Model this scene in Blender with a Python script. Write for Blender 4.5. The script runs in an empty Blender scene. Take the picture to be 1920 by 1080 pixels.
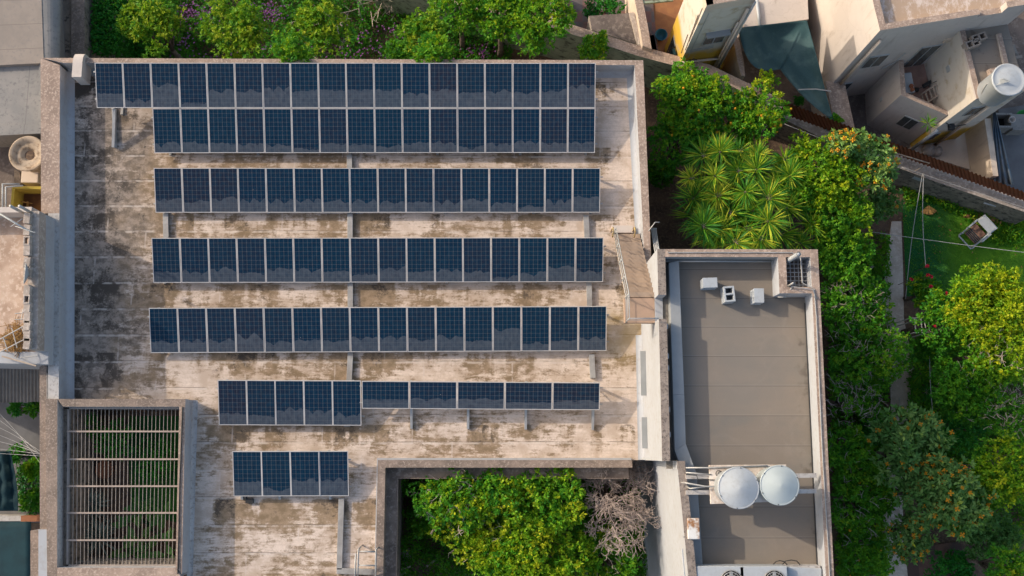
import bpy, math, random
import numpy as np
from mathutils import Vector, Matrix
C = bpy.context.scene
random.seed(7)
RNG = np.random.default_rng(11)

# ------------------------------------------------------------------ camera, world, sun, exposure
F, NX, NY, HC = 1900.0, 940.0, 850.0, 41.9          # focal length (px of 1920), nadir pixel, height above the garden
_n = np.array([(NX-960)/F, (NY-540)/F, 1.0]); _n /= np.linalg.norm(_n)
_x = np.array([1.0, 0, 0]); _x -= _x.dot(_n)*_n; _x /= np.linalg.norm(_x)
_R = np.stack([_x, np.cross(-_n, _x), -_n])          # camera axes -> world axes
cd = bpy.data.cameras.new('camera'); cam = bpy.data.objects.new('camera', cd); C.collection.objects.link(cam)
cd.sensor_width = 36; cd.lens = F/1920*36; cd.clip_start = 0.5; cd.clip_end = 500
_m = np.stack([_R@[1, 0, 0], _R@[0, -1, 0], _R@[0, 0, -1]], axis=1)
M4 = Matrix([list(_m[i])+[(0, 0, HC)[i]] for i in range(3)]+[[0, 0, 0, 1]])
cam.matrix_world = M4; C.camera = cam
SUN = Vector((-1.8, 0.80, 1.0)).normalized()
w = bpy.data.worlds.new('World'); C.world = w; w.use_nodes = True
nt = w.node_tree; bg = nt.nodes['Background']
sky = nt.nodes.new('ShaderNodeTexSky'); sky.sky_type = 'NISHITA'; sky.sun_disc = False
sky.sun_elevation = math.asin(SUN.z); sky.sun_rotation = math.atan2(SUN.x, SUN.y)
sky.air_density = 1.0; sky.dust_density = 3.0; sky.ozone_density = 0.5
nt.links.new(sky.outputs[0], bg.inputs[0]); bg.inputs[1].default_value = 0.15
sl = bpy.data.lights.new('sun', 'SUN'); sl.energy = 2.05; sl.angle = math.radians(0.55); sl.color = (1, 0.875, 0.72)
so = bpy.data.objects.new('sun', sl); C.collection.objects.link(so)
so.rotation_euler = (-SUN).to_track_quat('-Z', 'Y').to_euler(); so.location = (-30, 15, 40)
C.view_settings.view_transform = 'Standard'; C.view_settings.look = 'None'
C.view_settings.exposure = 0.74; C.view_settings.gamma = 1

def P(px, py, z=0.0):
    d = _R@np.array([(px-960)/F, (py-540)/F, 1.0]); t = (z-HC)/d[2]
    return (d[0]*t, d[1]*t, z)
def XY(px, py, z): return P(px, py, z)[:2]
def PL(pts, z): return [XY(a, b, z) for a, b in pts]

# ------------------------------------------------------------------ node helper
class G:
    def __init__(s, name):
        s.m = bpy.data.materials.new(name); s.m.use_nodes = True; s.t = s.m.node_tree
        s.b = s.t.nodes['Principled BSDF']; s.o = s.t.nodes['Material Output']
        s.pos = s.new('ShaderNodeNewGeometry').outputs['Position']
    def new(s, t, **k):
        n = s.t.nodes.new(t)
        for a, b in k.items(): setattr(n, a, b)
        return n
    def set(s, sock, v):
        if hasattr(v, 'is_output'): s.t.links.new(v, sock)
        elif isinstance(v, (tuple, list)) and len(v) == 3 and sock.type == 'RGBA': sock.default_value = (*v, 1)
        else: sock.default_value = v
    def math(s, op, a, b=0.0, c=0.0, clamp=False):
        n = s.new('ShaderNodeMath', operation=op, use_clamp=clamp)
        s.set(n.inputs[0], a); s.set(n.inputs[1], b); s.set(n.inputs[2], c); return n.outputs[0]
    def scale(s, v, k):
        n = s.new('ShaderNodeVectorMath', operation='MULTIPLY'); s.set(n.inputs[0], v); n.inputs[1].default_value = k; return n.outputs[0]
    def add(s, v, k):
        n = s.new('ShaderNodeVectorMath', operation='ADD'); s.set(n.inputs[0], v); s.set(n.inputs[1], k); return n.outputs[0]
    def noise(s, scale, detail=4, rough=0.6, vec=None, dist=0.0):
        n = s.new('ShaderNodeTexNoise'); n.inputs['Scale'].default_value = scale; n.inputs['Detail'].default_value = detail
        n.inputs['Roughness'].default_value = rough; n.inputs['Distortion'].default_value = dist
        s.set(n.inputs['Vector'], s.pos if vec is None else vec); return n.outputs[0]
    def vor(s, scale, vec=None, feat='F1', out=0):
        n = s.new('ShaderNodeTexVoronoi', feature=feat); n.inputs['Scale'].default_value = scale
        s.set(n.inputs['Vector'], s.pos if vec is None else vec); return n.outputs[out]
    def step(s, v, a, b, lo=0.0, hi=1.0):
        n = s.new('ShaderNodeMapRange', interpolation_type='SMOOTHSTEP'); s.set(n.inputs[0], v)
        for i, q in enumerate((a, b, lo, hi)): n.inputs[i+1].default_value = q
        return n.outputs[0]
    def mix(s, f, a, b, mode='MIX'):
        n = s.new('ShaderNodeMix', data_type='RGBA', blend_type=mode)
        s.set(n.inputs[0], f); s.set(n.inputs[6], a); s.set(n.inputs[7], b); return n.outputs[2]
    def ramp(s, f, stops):
        n = s.new('ShaderNodeValToRGB'); e = n.color_ramp.elements
        while len(e) < len(stops): e.new(0.5)
        for i, (p, c) in enumerate(stops): e[i].position = p; e[i].color = (*c, 1)
        s.set(n.inputs[0], f); return n.outputs[0]
    def sep(s, v):
        n = s.new('ShaderNodeSeparateXYZ'); s.set(n.inputs[0], v); return n.outputs
    def attr(s, name, kind='GEOMETRY', out=2):
        n = s.new('ShaderNodeAttribute', attribute_type=kind); n.attribute_name = name; return n.outputs[out]
    def bump(s, h, strength=0.4, dist=0.02):
        n = s.new('ShaderNodeBump'); n.inputs['Strength'].default_value = strength; n.inputs['Distance'].default_value = dist
        s.set(n.inputs['Height'], h); s.t.links.new(n.outputs[0], s.b.inputs['Normal'])
    def out(s, col, rough=0.85, metal=0.0, spec=0.3):
        s.set(s.b.inputs['Base Color'], col); s.set(s.b.inputs['Roughness'], rough)
        s.b.inputs['Metallic'].default_value = metal; s.b.inputs['Specular IOR Level'].default_value = spec
        return s.m

def mottled(name, a, b, scale=2.0, detail=6, rough=0.85, fine=None, metal=0, bump=0.0, lo=0.35, hi=0.65, grit=25, spec=0.3):
    g = G(name); f = g.step(g.noise(scale, detail, 0.65), lo, hi)
    c = g.mix(f, a, b)
    if fine: c = g.mix(g.step(g.noise(grit, 3, 0.7), 0.48, 0.68), c, fine)
    if bump: g.bump(g.noise(grit, 4, 0.7), bump, 0.02)
    return g.out(c, rough, metal, spec)

M = {}
M['coping'] = mottled('rough_coping', (.37, .275, .215), (.25, .185, .145), 1.6, 8, .95, (.48, .375, .30), bump=.6, grit=13)
M['coping_dark'] = mottled('weathered_coping', (.25, .19, .15), (.16, .125, .1), 1.8, 8, .95, (.33, .26, .21), bump=.5, grit=14)
M['pebble'] = mottled('pebbled_coping', (.30, .25, .21), (.22, .18, .15), 3, 8, .95, (.11, .09, .08), bump=.9, grit=15)
M['white'] = mottled('white_wall_paint', (.375, .385, .40), (.35, .355, .365), .8, 7, .8, (.335, .33, .325), grit=5, bump=.08)
M['white_dirty'] = mottled('dirty_white_paint', (.46, .44, .42), (.38, .35, .32), 1.2, 8, .85, (.28, .26, .24), grit=9)
M['cream'] = mottled('cream_wall_paint', (.60, .49, .38), (.53, .43, .335), .9, 6, .85, (.46, .37, .29), grit=6, bump=.1)
M['pinkish'] = mottled('pale_plaster', (.54, .475, .42), (.49, .43, .38), .7, 7, .85, (.42, .37, .33), grit=6, bump=.1)
M['plaster'] = mottled('bare_plaster', (.40, .335, .28), (.28, .235, .20), 1.5, 8, .9, (.50, .43, .37), grit=8, bump=.3)
M['stone'] = mottled('stained_stone', (.33, .27, .21), (.17, .145, .115), 1.4, 9, .95, (.06, .052, .045), grit=4.5, bump=.8, lo=.3, hi=.7)
M['court_wall'] = mottled('stained_court_wall', (.24, .185, .145), (.13, .10, .08), 1.5, 8, .95, (.30, .24, .195), grit=7, bump=.4)
M['green_wall'] = mottled('pale_green_wall', (.30, .34, .24), (.23, .27, .19), 1.2, 7, .9, (.09, .10, .07), grit=3.2, bump=.2)
M['grey_paint'] = mottled('grey_painted_metal', (.28, .29, .29), (.24, .25, .25), 1, 5, .6)
M['galv'] = mottled('galvanised_metal', (.42, .41, .39), (.33, .32, .3), 3, 5, .5, metal=.3)
M['trunking'] = mottled('grey_trunking', (.34, .33, .31), (.25, .235, .22), 2, 6, .6, metal=.2)
M['plastic'] = mottled('white_plastic', (.38, .405, .42), (.365, .385, .395), 2, 6, .45, (.345, .36, .365), grit=7)
M['plastic2'] = mottled('pale_green_plastic', (.37, .415, .415), (.34, .38, .38), 2, 6, .45)
M['wire'] = mottled('black_cable', (.03, .03, .03), (.05, .05, .05))
M['wire_pale'] = mottled('pale_cable', (.45, .43, .4), (.36, .35, .33))
M['dark'] = mottled('dark_void', (.012, .012, .012), (.02, .018, .016))
M['bark'] = mottled('bark', (.16, .125, .095), (.08, .06, .045), 6, 6, .95, bump=.5)
M['twig'] = mottled('grey_twigs', (.46, .37, .32), (.29, .23, .19), 8, 4, .9)
M['terracotta'] = mottled('terracotta', (.32, .13, .06), (.24, .09, .045), 2, 5, .8)
M['rust_white'] = mottled('rust_streaked_white', (.66, .65, .62), (.58, .55, .5), 3, 6, .6, (.28, .13, .05), grit=3)
M['wood'] = mottled('pale_wood', (.44, .36, .28), (.33, .26, .2), 4, 5, .8)
M['glass_dark'] = mottled('window_glass', (.045, .055, .055), (.08, .085, .08), 1, 3, .12, spec=.5)
M['alu'] = mottled('window_aluminium', (.40, .41, .40), (.32, .33, .32), 2, 4, .5)
M['blue'] = mottled('blue_plastic', (.02, .14, .20), (.015, .10, .15), 2, 4, .5)
M['brown_floor'] = mottled('brown_floor', (.17, .135, .115), (.11, .088, .075), 1, 8, .9, (.22, .18, .15), grit=6)
M['soil'] = mottled('garden_soil', (.15, .095, .062), (.085, .056, .04), 1.1, 9, .98, (.21, .14, .085), grit=9, bump=.9)
M['sand'] = mottled('sandy_terrace', (.50, .37, .28), (.36, .25, .18), 1.2, 9, .95, (.56, .44, .35), grit=6)
M['yard'] = mottled('grey_yard_paving', (.17, .165, .165), (.13, .125, .125), 1, 7, .9, grit=9)
M['straw'] = mottled('dry_straw', (.36, .21, .07), (.22, .12, .04), 5, 6, .95)
M['orange'] = mottled('orange_fruit', (.64, .25, .006), (.58, .32, .012), 5, 3, .5)
M['loquat'] = mottled('loquat_fruit', (.60, .27, .008), (.5, .2, .006), 5, 3, .6)
M['red'] = mottled('red_petals', (.45, .01, .03), (.5, .03, .06), 5, 3, .7)
M['purple'] = mottled('purple_petals', (.20, .06, .22), (.32, .13, .30), 9, 3, .7)
M['cushion'] = mottled('brown_towel', (.26, .15, .10), (.14, .07, .05), 9, 5, .95)
M['tarp'] = mottled('dark_teal_tarp', (.006, .035, .045), (.004, .026, .034), 2, 5, .8)

def streaked(name, a, b, st):
    g = G(name); c = g.mix(g.step(g.noise(.7, 7, .65), .35, .65), a, b)
    v = g.noise(3.2, 6, .65, g.scale(g.pos, (1, 1, .16))); c = g.mix(g.math('MULTIPLY', g.step(v, .53, .74), .8), c, st)
    c = g.mix(g.math('MULTIPLY', g.step(g.vor(1.1, g.add(g.pos, g.scale(g.new('ShaderNodeTexNoise').outputs[1], (.5, .5, .5))), 'DISTANCE_TO_EDGE'), .012, .0), .35), c, st)
    g.bump(g.noise(14, 5, .7), .15, .02); return g.out(c, .88)
M['pinkish'] = streaked('pale_plaster', (.54, .475, .42), (.49, .43, .38), (.36, .30, .25))
M['cream'] = streaked('cream_wall_paint', (.60, .49, .38), (.53, .43, .335), (.40, .31, .23))
def ring_bands(g, co, period, off, width):
    f = g.math('FRACT', g.math('DIVIDE', g.math('SUBTRACT', co, off), period))
    return g.math('LESS_THAN', f, width/period)
# ---- yellow / cream two tone wall: yellow dado painted on the lower storey
g = G('yellow_dado_wall'); x, y, z = g.sep(g.pos)
nz = g.math('ADD', z, g.math('MULTIPLY', g.noise(1.3, 4), .5))
c = g.mix(g.step(nz, 4.5, 3.8), (.56, .50, .42), (.52, .32, .035))
c = g.mix(g.step(g.noise(2.2, 7), .5, .75), c, (.40, .31, .2)); M['yellow'] = g.out(c, .85)
M['yellow_low'] = M['yellow'].copy(); M['yellow_low'].name = 'low_yellow_dado_wall'
for n_ in M['yellow_low'].node_tree.nodes:
    if n_.type == 'MAP_RANGE' and abs(n_.inputs[1].default_value-4.5) < .01: n_.inputs[1].default_value = 2.7; n_.inputs[2].default_value = 2.0
# ---- main roof: worn waterproofing with seams, brown algae, drip stains and a dark grey west side
g = G('stained_roof'); x, y, z = g.sep(g.pos)
wv = g.add(g.scale(g.pos, (.55, 1.0, 1)), (3.1, 1.7, 0))
n1 = g.noise(.9, 9, .68, wv, .35); n2 = g.noise(4.5, 8, .72, g.scale(g.pos, (.8, 1, 1))); n3 = g.noise(17, 6, .75)
nx1 = g.noise(1.15, 4, .6, g.scale(g.pos, (1, .12, 1)))
nedge = g.math('MULTIPLY', g.math('SUBTRACT', g.noise(.8, 5), .5), 5.0)
west = g.step(g.math('ADD', x, nedge), -11.6, -14.2)
drip_d = g.math('FRACT', g.math('DIVIDE', g.math('SUBTRACT', 8.45+49.8, y), 2.49))
drip = g.math('MULTIPLY', g.step(drip_d, .62, .02), g.step(nx1, .43, .62))
east = g.step(x, 1.2, 3.4)
amt = g.math('ADD', g.math('MULTIPLY', n1, .55), g.math('MULTIPLY', n2, .30))
amt = g.math('ADD', amt, g.math('MULTIPLY', n3, .15))
amt = g.math('ADD', amt, g.math('MULTIPLY', drip, .13))
amt = g.math('ADD', amt, g.math('MULTIPLY', west, .125))
amt = g.math('SUBTRACT', amt, g.math('MULTIPLY', east, .05))
amt = g.math('SUBTRACT', amt, g.math('MULTIPLY', g.math('MULTIPLY', g.step(y, 11.6, 12.8), g.step(x, -12.0, -13.2)), .16))
streak = g.noise(2.2, 7, .7, g.scale(g.pos, (.7, 4.5, 1)), .5)
amt = g.math('ADD', amt, g.math('MULTIPLY', g.math('SUBTRACT', streak, .5), .30))
st = g.step(amt, .482, .585)
clean = g.mix(g.step(g.math('ADD', g.math('MULTIPLY', n3, .5), g.math('MULTIPLY', streak, .5)), .38, .62), (.66, .545, .455), (.50, .40, .32))
clean = g.mix(g.step(g.noise(1.6, 6, .6), .4, .65), clean, (.45, .35, .27))
brown = g.mix(g.step(n2, .4, .62), (.30, .215, .14), (.20, .142, .085))
grey = g.mix(g.step(n2, .42, .6), (.29, .235, .19), (.14, .115, .095))
clean = g.mix(g.math('MULTIPLY', west, .5), clean, (.40, .335, .28))
brown = g.mix(west, brown, grey)
c = g.mix(st, clean, brown)
dk = g.step(g.math('ADD', g.math('ADD', g.math('MULTIPLY', g.noise(1.3, 9, .7, g.add(g.pos, (9, 4, 0)), .3), .7), g.math('MULTIPLY', n3, .3)), g.math('ADD', g.math('MULTIPLY', west, .10), g.math('MULTIPLY', drip, .10))), .585, .68)
c = g.mix(g.math('MULTIPLY', dk, g.math('ADD', .3, g.math('MULTIPLY', g.math('MAXIMUM', west, drip), .66))), c, (.06, .048, .038))
# membrane seams: worn pale ridge beside a dark joint, every 0.93 m, plus a few cross joints
jit = g.math('MULTIPLY', g.math('SUBTRACT', g.noise(1.1, 3), .5), .05)
yy = g.math('ADD', y, jit)
pale = g.math('MULTIPLY', ring_bands(g, yy, .93, .31, .07), g.step(g.noise(2.6, 5, .6), .4, .6))
darkj = g.math('MULTIPLY', ring_bands(g, yy, .93, .38, .03), g.step(g.noise(1.2, 4, .6, g.add(g.pos, (5, 5, 5))), .38, .6))
xx = g.math('ADD', g.math('ADD', x, jit), g.math('MULTIPLY', g.math('FLOOR', g.math('DIVIDE', g.math('SUBTRACT', y, .31), .93)), 1.37))
cross = g.math('MULTIPLY', ring_bands(g, xx, 3.1, 0, .05), g.step(g.noise(1.9, 4, .6, g.add(g.pos, (2, 8, 5))), .45, .6))
c = g.mix(g.math('MULTIPLY', pale, .55), c, (.58, .50, .43))
c = g.mix(g.math('MULTIPLY', cross, .45), c, (.55, .47, .41))
c = g.mix(g.math('MULTIPLY', darkj, .6), c, (.10, .08, .065))
# yellow-brown patch in the south-east corner
ye = g.math('MULTIPLY', g.math('MULTIPLY', g.step(x, 3.0, 4.2), g.step(g.math('ABSOLUTE', g.math('SUBTRACT', y, 4.3)), 1.8, .2)), g.step(g.noise(.9, 5), .35, .55))
c = g.mix(g.math('MULTIPLY', ye, .6), c, (.30, .21, .075))
g.bump(n2, .25, .02); M['roof'] = g.out(c, .92)
# ---- annex roof: grey-brown membrane with overlaps
g = G('grey_membrane'); x, y, z = g.sep(g.pos)
c = g.mix(g.step(g.noise(.45, 5), .38, .62), (.205, .172, .138), (.172, .158, .137))
c = g.mix(g.math('MULTIPLY', g.step(g.noise(1.4, 6, .6, None, .8), .55, .72), .35), c, (.26, .225, .185))
c = g.mix(g.math('MULTIPLY', g.step(g.noise(40, 2), .5, .7), .25), c, (.12, .11, .1))
c = g.mix(g.math('MULTIPLY', g.step(g.noise(.5, 2, .5), .54, .50), g.math('MULTIPLY', g.step(g.noise(.5, 2, .5), .46, .5), .07)), c, (.32, .28, .24))
edge = g.math('MULTIPLY', g.step(g.math('ADD', x, g.math('MULTIPLY', g.noise(2.5, 5), .8)), 9.75, 10.1), g.step(g.noise(1.6, 3, .6, g.add(g.pos, (3, 1, 0))), .55, .66)); c = g.mix(g.math('MULTIPLY', edge, .75), c, (.05, .042, .036))
c = g.mix(g.math('MULTIPLY', g.step(g.noise(.9, 6, .6, g.scale(g.pos, (.6, 1.6, 1))), .45, .7), .30), c, (.25, .205, .16))
strip_ = g.math('FRACT', g.math('MULTIPLY', g.math('SINE', g.math('MULTIPLY', g.math('FLOOR', g.math('DIVIDE', g.math('SUBTRACT', y, .22), .94)), 12.99)), 43.7)); c = g.mix(g.math('MULTIPLY', strip_, .42), c, (.25, .205, .16)); lap = ring_bands(g, y, .94, .22, .022); c = g.mix(g.math('MULTIPLY', lap, .65), c, (.09, .08, .07))
lap2 = ring_bands(g, y, .94, .242, .03); c = g.mix(g.math('MULTIPLY', lap2, .25), c, (.32, .28, .24))
M['membrane'] = g.out(c, .8)
# ---- neighbour roof felt
g = G('pale_roof_felt'); x, y, z = g.sep(g.pos)
c = g.mix(g.step(g.noise(.8, 7), .35, .65), (.285, .24, .2), (.235, .2, .17)); c = g.mix(g.step(g.noise(9, 5), .5, .7), c, (.23, .2, .175))
lap = ring_bands(g, g.math('ADD', y, g.math('MULTIPLY', x, -.05)), .95, .2, .025); c = g.mix(g.math('MULTIPLY', lap, .6), c, (.15, .12, .1))
M['felt'] = g.out(c, .9)
g = G('grey_roof_felt'); x, y, z = g.sep(g.pos)
c = g.mix(g.step(g.noise(1, 7), .35, .65), (.27, .25, .225), (.22, .21, .195)); c = g.mix(g.step(g.noise(9, 5), .5, .7), c, (.18, .17, .16))
lap = ring_bands(g, x, 1.1, .35, .025); c = g.mix(g.math('MULTIPLY', lap, .6), c, (.13, .12, .11))
M['felt_grey'] = g.out(c, .9)
# ---- house roof: brown with pale flaking
g = G('flaking_house_roof')
c = g.mix(g.step(g.noise(3.2, 9, .75, g.scale(g.pos, (1.5, .7, 1))), .46, .62), (.40, .29, .205), (.56, .47, .41)); M['house_roof'] = g.out(c, .95)
# ---- paving
def tiles(name, a, b, size, grout):
    g = G(name); n = g.new('ShaderNodeTexChecker'); n.inputs[3].default_value = 1/size
    g.set(n.inputs[0], g.pos); g.set(n.inputs[1], a); g.set(n.inputs[2], b)
    c = g.mix(g.step(g.noise(2.5, 7), .4, .7), n.outputs[0], grout); return g.out(c, .85)
M['tiles_red'] = tiles('red_grey_tiles', (.20, .11, .095), (.15, .13, .125), .5, (.11, .09, .08))
M['tiles_terr'] = tiles('terracotta_floor_tiles', (.33, .15, .06), (.30, .13, .055), .3, (.25, .11, .05))
M['tiles_pink'] = tiles('pinkish_terrace_tiles', (.36, .22, .17), (.33, .20, .16), .3, (.28, .17, .13))
M['tiles_brown'] = tiles('brown_patio_tiles', (.16, .085, .06), (.10, .058, .045), .7, (.075, .05, .04))
# ---- path
M['path'] = mottled('worn_path', (.60, .49, .40), (.46, .36, .28), 1.1, 8, .95, (.66, .56, .47), grit=7, bump=.4)
# ---- lawn
g = G('lawn_turf')
c = g.mix(g.step(g.noise(.7, 6), .35, .65), (.016, .10, .036), (.03, .12, .022)); c = g.mix(g.step(g.noise(38, 3), .45, .7), c, (.05, .18, .03))
x, y, z = g.sep(g.pos)
c = g.mix(g.math('MULTIPLY', g.step(x, 18.2, 19.6), .75), c, (.12, .27, .016)); g.bump(g.noise(50, 3), .9, .03); M['lawn'] = g.out(c, .95, spec=.1)  # sunlit east part of the lawn is painted lighter into the turf
# ---- rust corrugated sheet
g = G('rusty_sheet'); c = g.mix(g.step(g.noise(1.5, 7), .35, .65), (.25, .075, .03), (.20, .06, .024)); c = g.mix(g.step(g.noise(11, 4), .55, .75), c, (.33, .12, .05)); M['rust'] = g.out(c, .85)
M['corr_grey'] = mottled('grey_corrugated_sheet', (.20, .18, .16), (.14, .125, .11), 1.5, 7, .8)
# ---- shade net
g = G('teal_shade_net'); wv = g.noise(60, 2); c = g.mix(g.step(wv, .4, .6), (.03, .075, .082), (.045, .10, .105))
c = g.mix(g.step(g.noise(1.2, 5), .45, .65), c, (.075, .135, .135)); g.out(c, .8)
tb = g.new('ShaderNodeBsdfTransparent'); mx = g.new('ShaderNodeMixShader'); mx.inputs[0].default_value = .10
g.t.links.new(g.b.outputs[0], mx.inputs[1]); g.t.links.new(tb.outputs[0], mx.inputs[2]); g.t.links.new(mx.outputs[0], g.o.inputs[0]); M['net'] = g.m
# ---- solar cells: 6 x 10 cells, busbars, dust that slid to the lower edge
g = G('solar_cells'); uv = g.new('ShaderNodeUVMap').outputs[0]; u, v, _z = g.sep(uv)
rnd = g.new('ShaderNodeObjectInfo').outputs['Random']
cu = g.math('FRACT', g.math('MULTIPLY', u, 6)); cv = g.math('FRACT', g.math('MULTIPLY', v, 10))
def near(gv, q, wd): return g.math('LESS_THAN', g.math('ABSOLUTE', g.math('SUBTRACT', gv, q)), wd)
bus = g.math('MAXIMUM', g.math('MAXIMUM', near(cu, .2, .022), near(cu, .5, .022)), near(cu, .8, .022))
gapv = g.math('LESS_THAN', g.math('MINIMUM', cu, g.math('SUBTRACT', 1, cu)), .032)
gaph = g.math('LESS_THAN', g.math('MINIMUM', cv, g.math('SUBTRACT', 1, cv)), .032)
cell = g.mix(rnd, (.0008, .017, .038), (.001, .014, .037))
tint = g.attr('tint', 'OBJECT')
cell = g.mix(g.math('MINIMUM', tint, 1.0), cell, (.012, .015, .030))
cid = g.noise(1.0, 2, .5, g.add(g.scale(uv, (6, 10, 0)), g.scale(g.new('ShaderNodeObjectInfo').outputs['Location'], (3, 5, 0))))
cell = g.mix(g.step(cid, .3, .7), cell, g.mix(.5, cell, (.0008, .029, .060)))
c = g.mix(g.math('MULTIPLY', bus, .20), cell, (.16, .18, .20))
c = g.mix(g.math('MULTIPLY', gaph, .30), c, (.20, .21, .22))
c = g.mix(g.math('MULTIPLY', gapv, .34), c, (.24, .25, .26))
c = g.mix(g.math('MULTIPLY', g.math('MULTIPLY', gapv, gaph), .6), c, (.40, .24, .16))
off = g.scale(g.new('ShaderNodeObjectInfo').outputs['Location'], (1.9, 2.3, 0))
vc = g.add(g.scale(uv, (1.0, .0, 0)), off)
hump = g.math('ABSOLUTE', g.math('SINE', g.math('ADD', g.math('MULTIPLY', u, g.math('ADD', 3.6, g.math('MULTIPLY', rnd, 4.5))), g.math('MULTIPLY', rnd, 17))))
wob = g.math('ADD', g.math('MULTIPLY', hump, g.math('MULTIPLY', g.math('FRACT', g.math('MULTIPLY', rnd, 7.3)), .11)), g.math('MULTIPLY', g.math('SUBTRACT', g.noise(2.6, 3, .6, vc), .5), .24))
edge = g.math('ADD', g.attr('dust', 'OBJECT'), wob)
ds = g.step(g.math('SUBTRACT', edge, v), -.006, .012)
ds2 = g.math('MULTIPLY', ds, g.step(g.noise(7, 5, .6, g.add(uv, off)), .25, .8, .26, .68))
c = g.mix(ds2, c, (.10, .113, .132))
spot = g.math('LESS_THAN', g.vor(3.0, g.add(uv, g.scale(g.new('ShaderNodeObjectInfo').outputs['Location'], (.77, 1.31, 0)))), .022); c = g.mix(g.math('MULTIPLY', spot, g.step(rnd, .55, .6)), c, (.42, .42, .40))
c = g.mix(g.math('MULTIPLY', g.step(g.noise(5, 5, .6, g.add(uv, off)), .5, .8), .05), c, (.16, .16, .16))
g.out(c, g.math('ADD', .16, g.math('MULTIPLY', ds, .35)), 0, .18); M['cells'] = g.m; g.b.inputs['Specular IOR Level'].default_value = .06
M['frame'] = mottled('panel_frame_aluminium', (.50, .475, .455), (.42, .40, .38), 3, 4, .5, metal=.0)
# ---- leaves: colour per leaf from a stored tint, random plus painted sunlit tops
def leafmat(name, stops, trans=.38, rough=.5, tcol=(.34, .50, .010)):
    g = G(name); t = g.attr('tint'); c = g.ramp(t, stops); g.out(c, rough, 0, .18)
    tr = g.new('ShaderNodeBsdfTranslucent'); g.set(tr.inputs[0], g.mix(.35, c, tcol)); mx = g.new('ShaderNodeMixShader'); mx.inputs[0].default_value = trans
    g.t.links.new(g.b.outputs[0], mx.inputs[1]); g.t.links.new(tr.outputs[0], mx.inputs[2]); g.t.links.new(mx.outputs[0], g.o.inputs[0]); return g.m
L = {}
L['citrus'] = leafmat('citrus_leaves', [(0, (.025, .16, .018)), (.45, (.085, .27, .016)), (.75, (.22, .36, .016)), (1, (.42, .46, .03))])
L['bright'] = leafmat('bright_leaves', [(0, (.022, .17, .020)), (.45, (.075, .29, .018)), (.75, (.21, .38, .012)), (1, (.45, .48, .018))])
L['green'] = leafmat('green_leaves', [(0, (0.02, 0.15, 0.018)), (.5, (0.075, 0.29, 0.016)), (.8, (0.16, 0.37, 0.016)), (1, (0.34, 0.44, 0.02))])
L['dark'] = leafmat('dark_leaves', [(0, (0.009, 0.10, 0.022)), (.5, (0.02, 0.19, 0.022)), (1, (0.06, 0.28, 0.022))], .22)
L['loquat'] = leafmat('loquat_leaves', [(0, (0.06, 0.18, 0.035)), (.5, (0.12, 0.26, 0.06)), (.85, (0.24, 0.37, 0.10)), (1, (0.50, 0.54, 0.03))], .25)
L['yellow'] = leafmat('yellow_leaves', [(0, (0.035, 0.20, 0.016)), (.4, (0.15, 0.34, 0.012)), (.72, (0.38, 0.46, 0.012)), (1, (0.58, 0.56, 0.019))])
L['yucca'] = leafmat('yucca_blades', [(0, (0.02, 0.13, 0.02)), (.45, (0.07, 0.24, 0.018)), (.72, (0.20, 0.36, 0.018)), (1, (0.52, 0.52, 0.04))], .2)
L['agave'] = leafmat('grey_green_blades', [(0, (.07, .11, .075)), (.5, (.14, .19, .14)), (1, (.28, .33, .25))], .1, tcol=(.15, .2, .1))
L['banana'] = leafmat('broad_leaves', [(0, (.03, .11, .025)), (.5, (.06, .17, .035)), (1, (.13, .24, .05))], .25)

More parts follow.
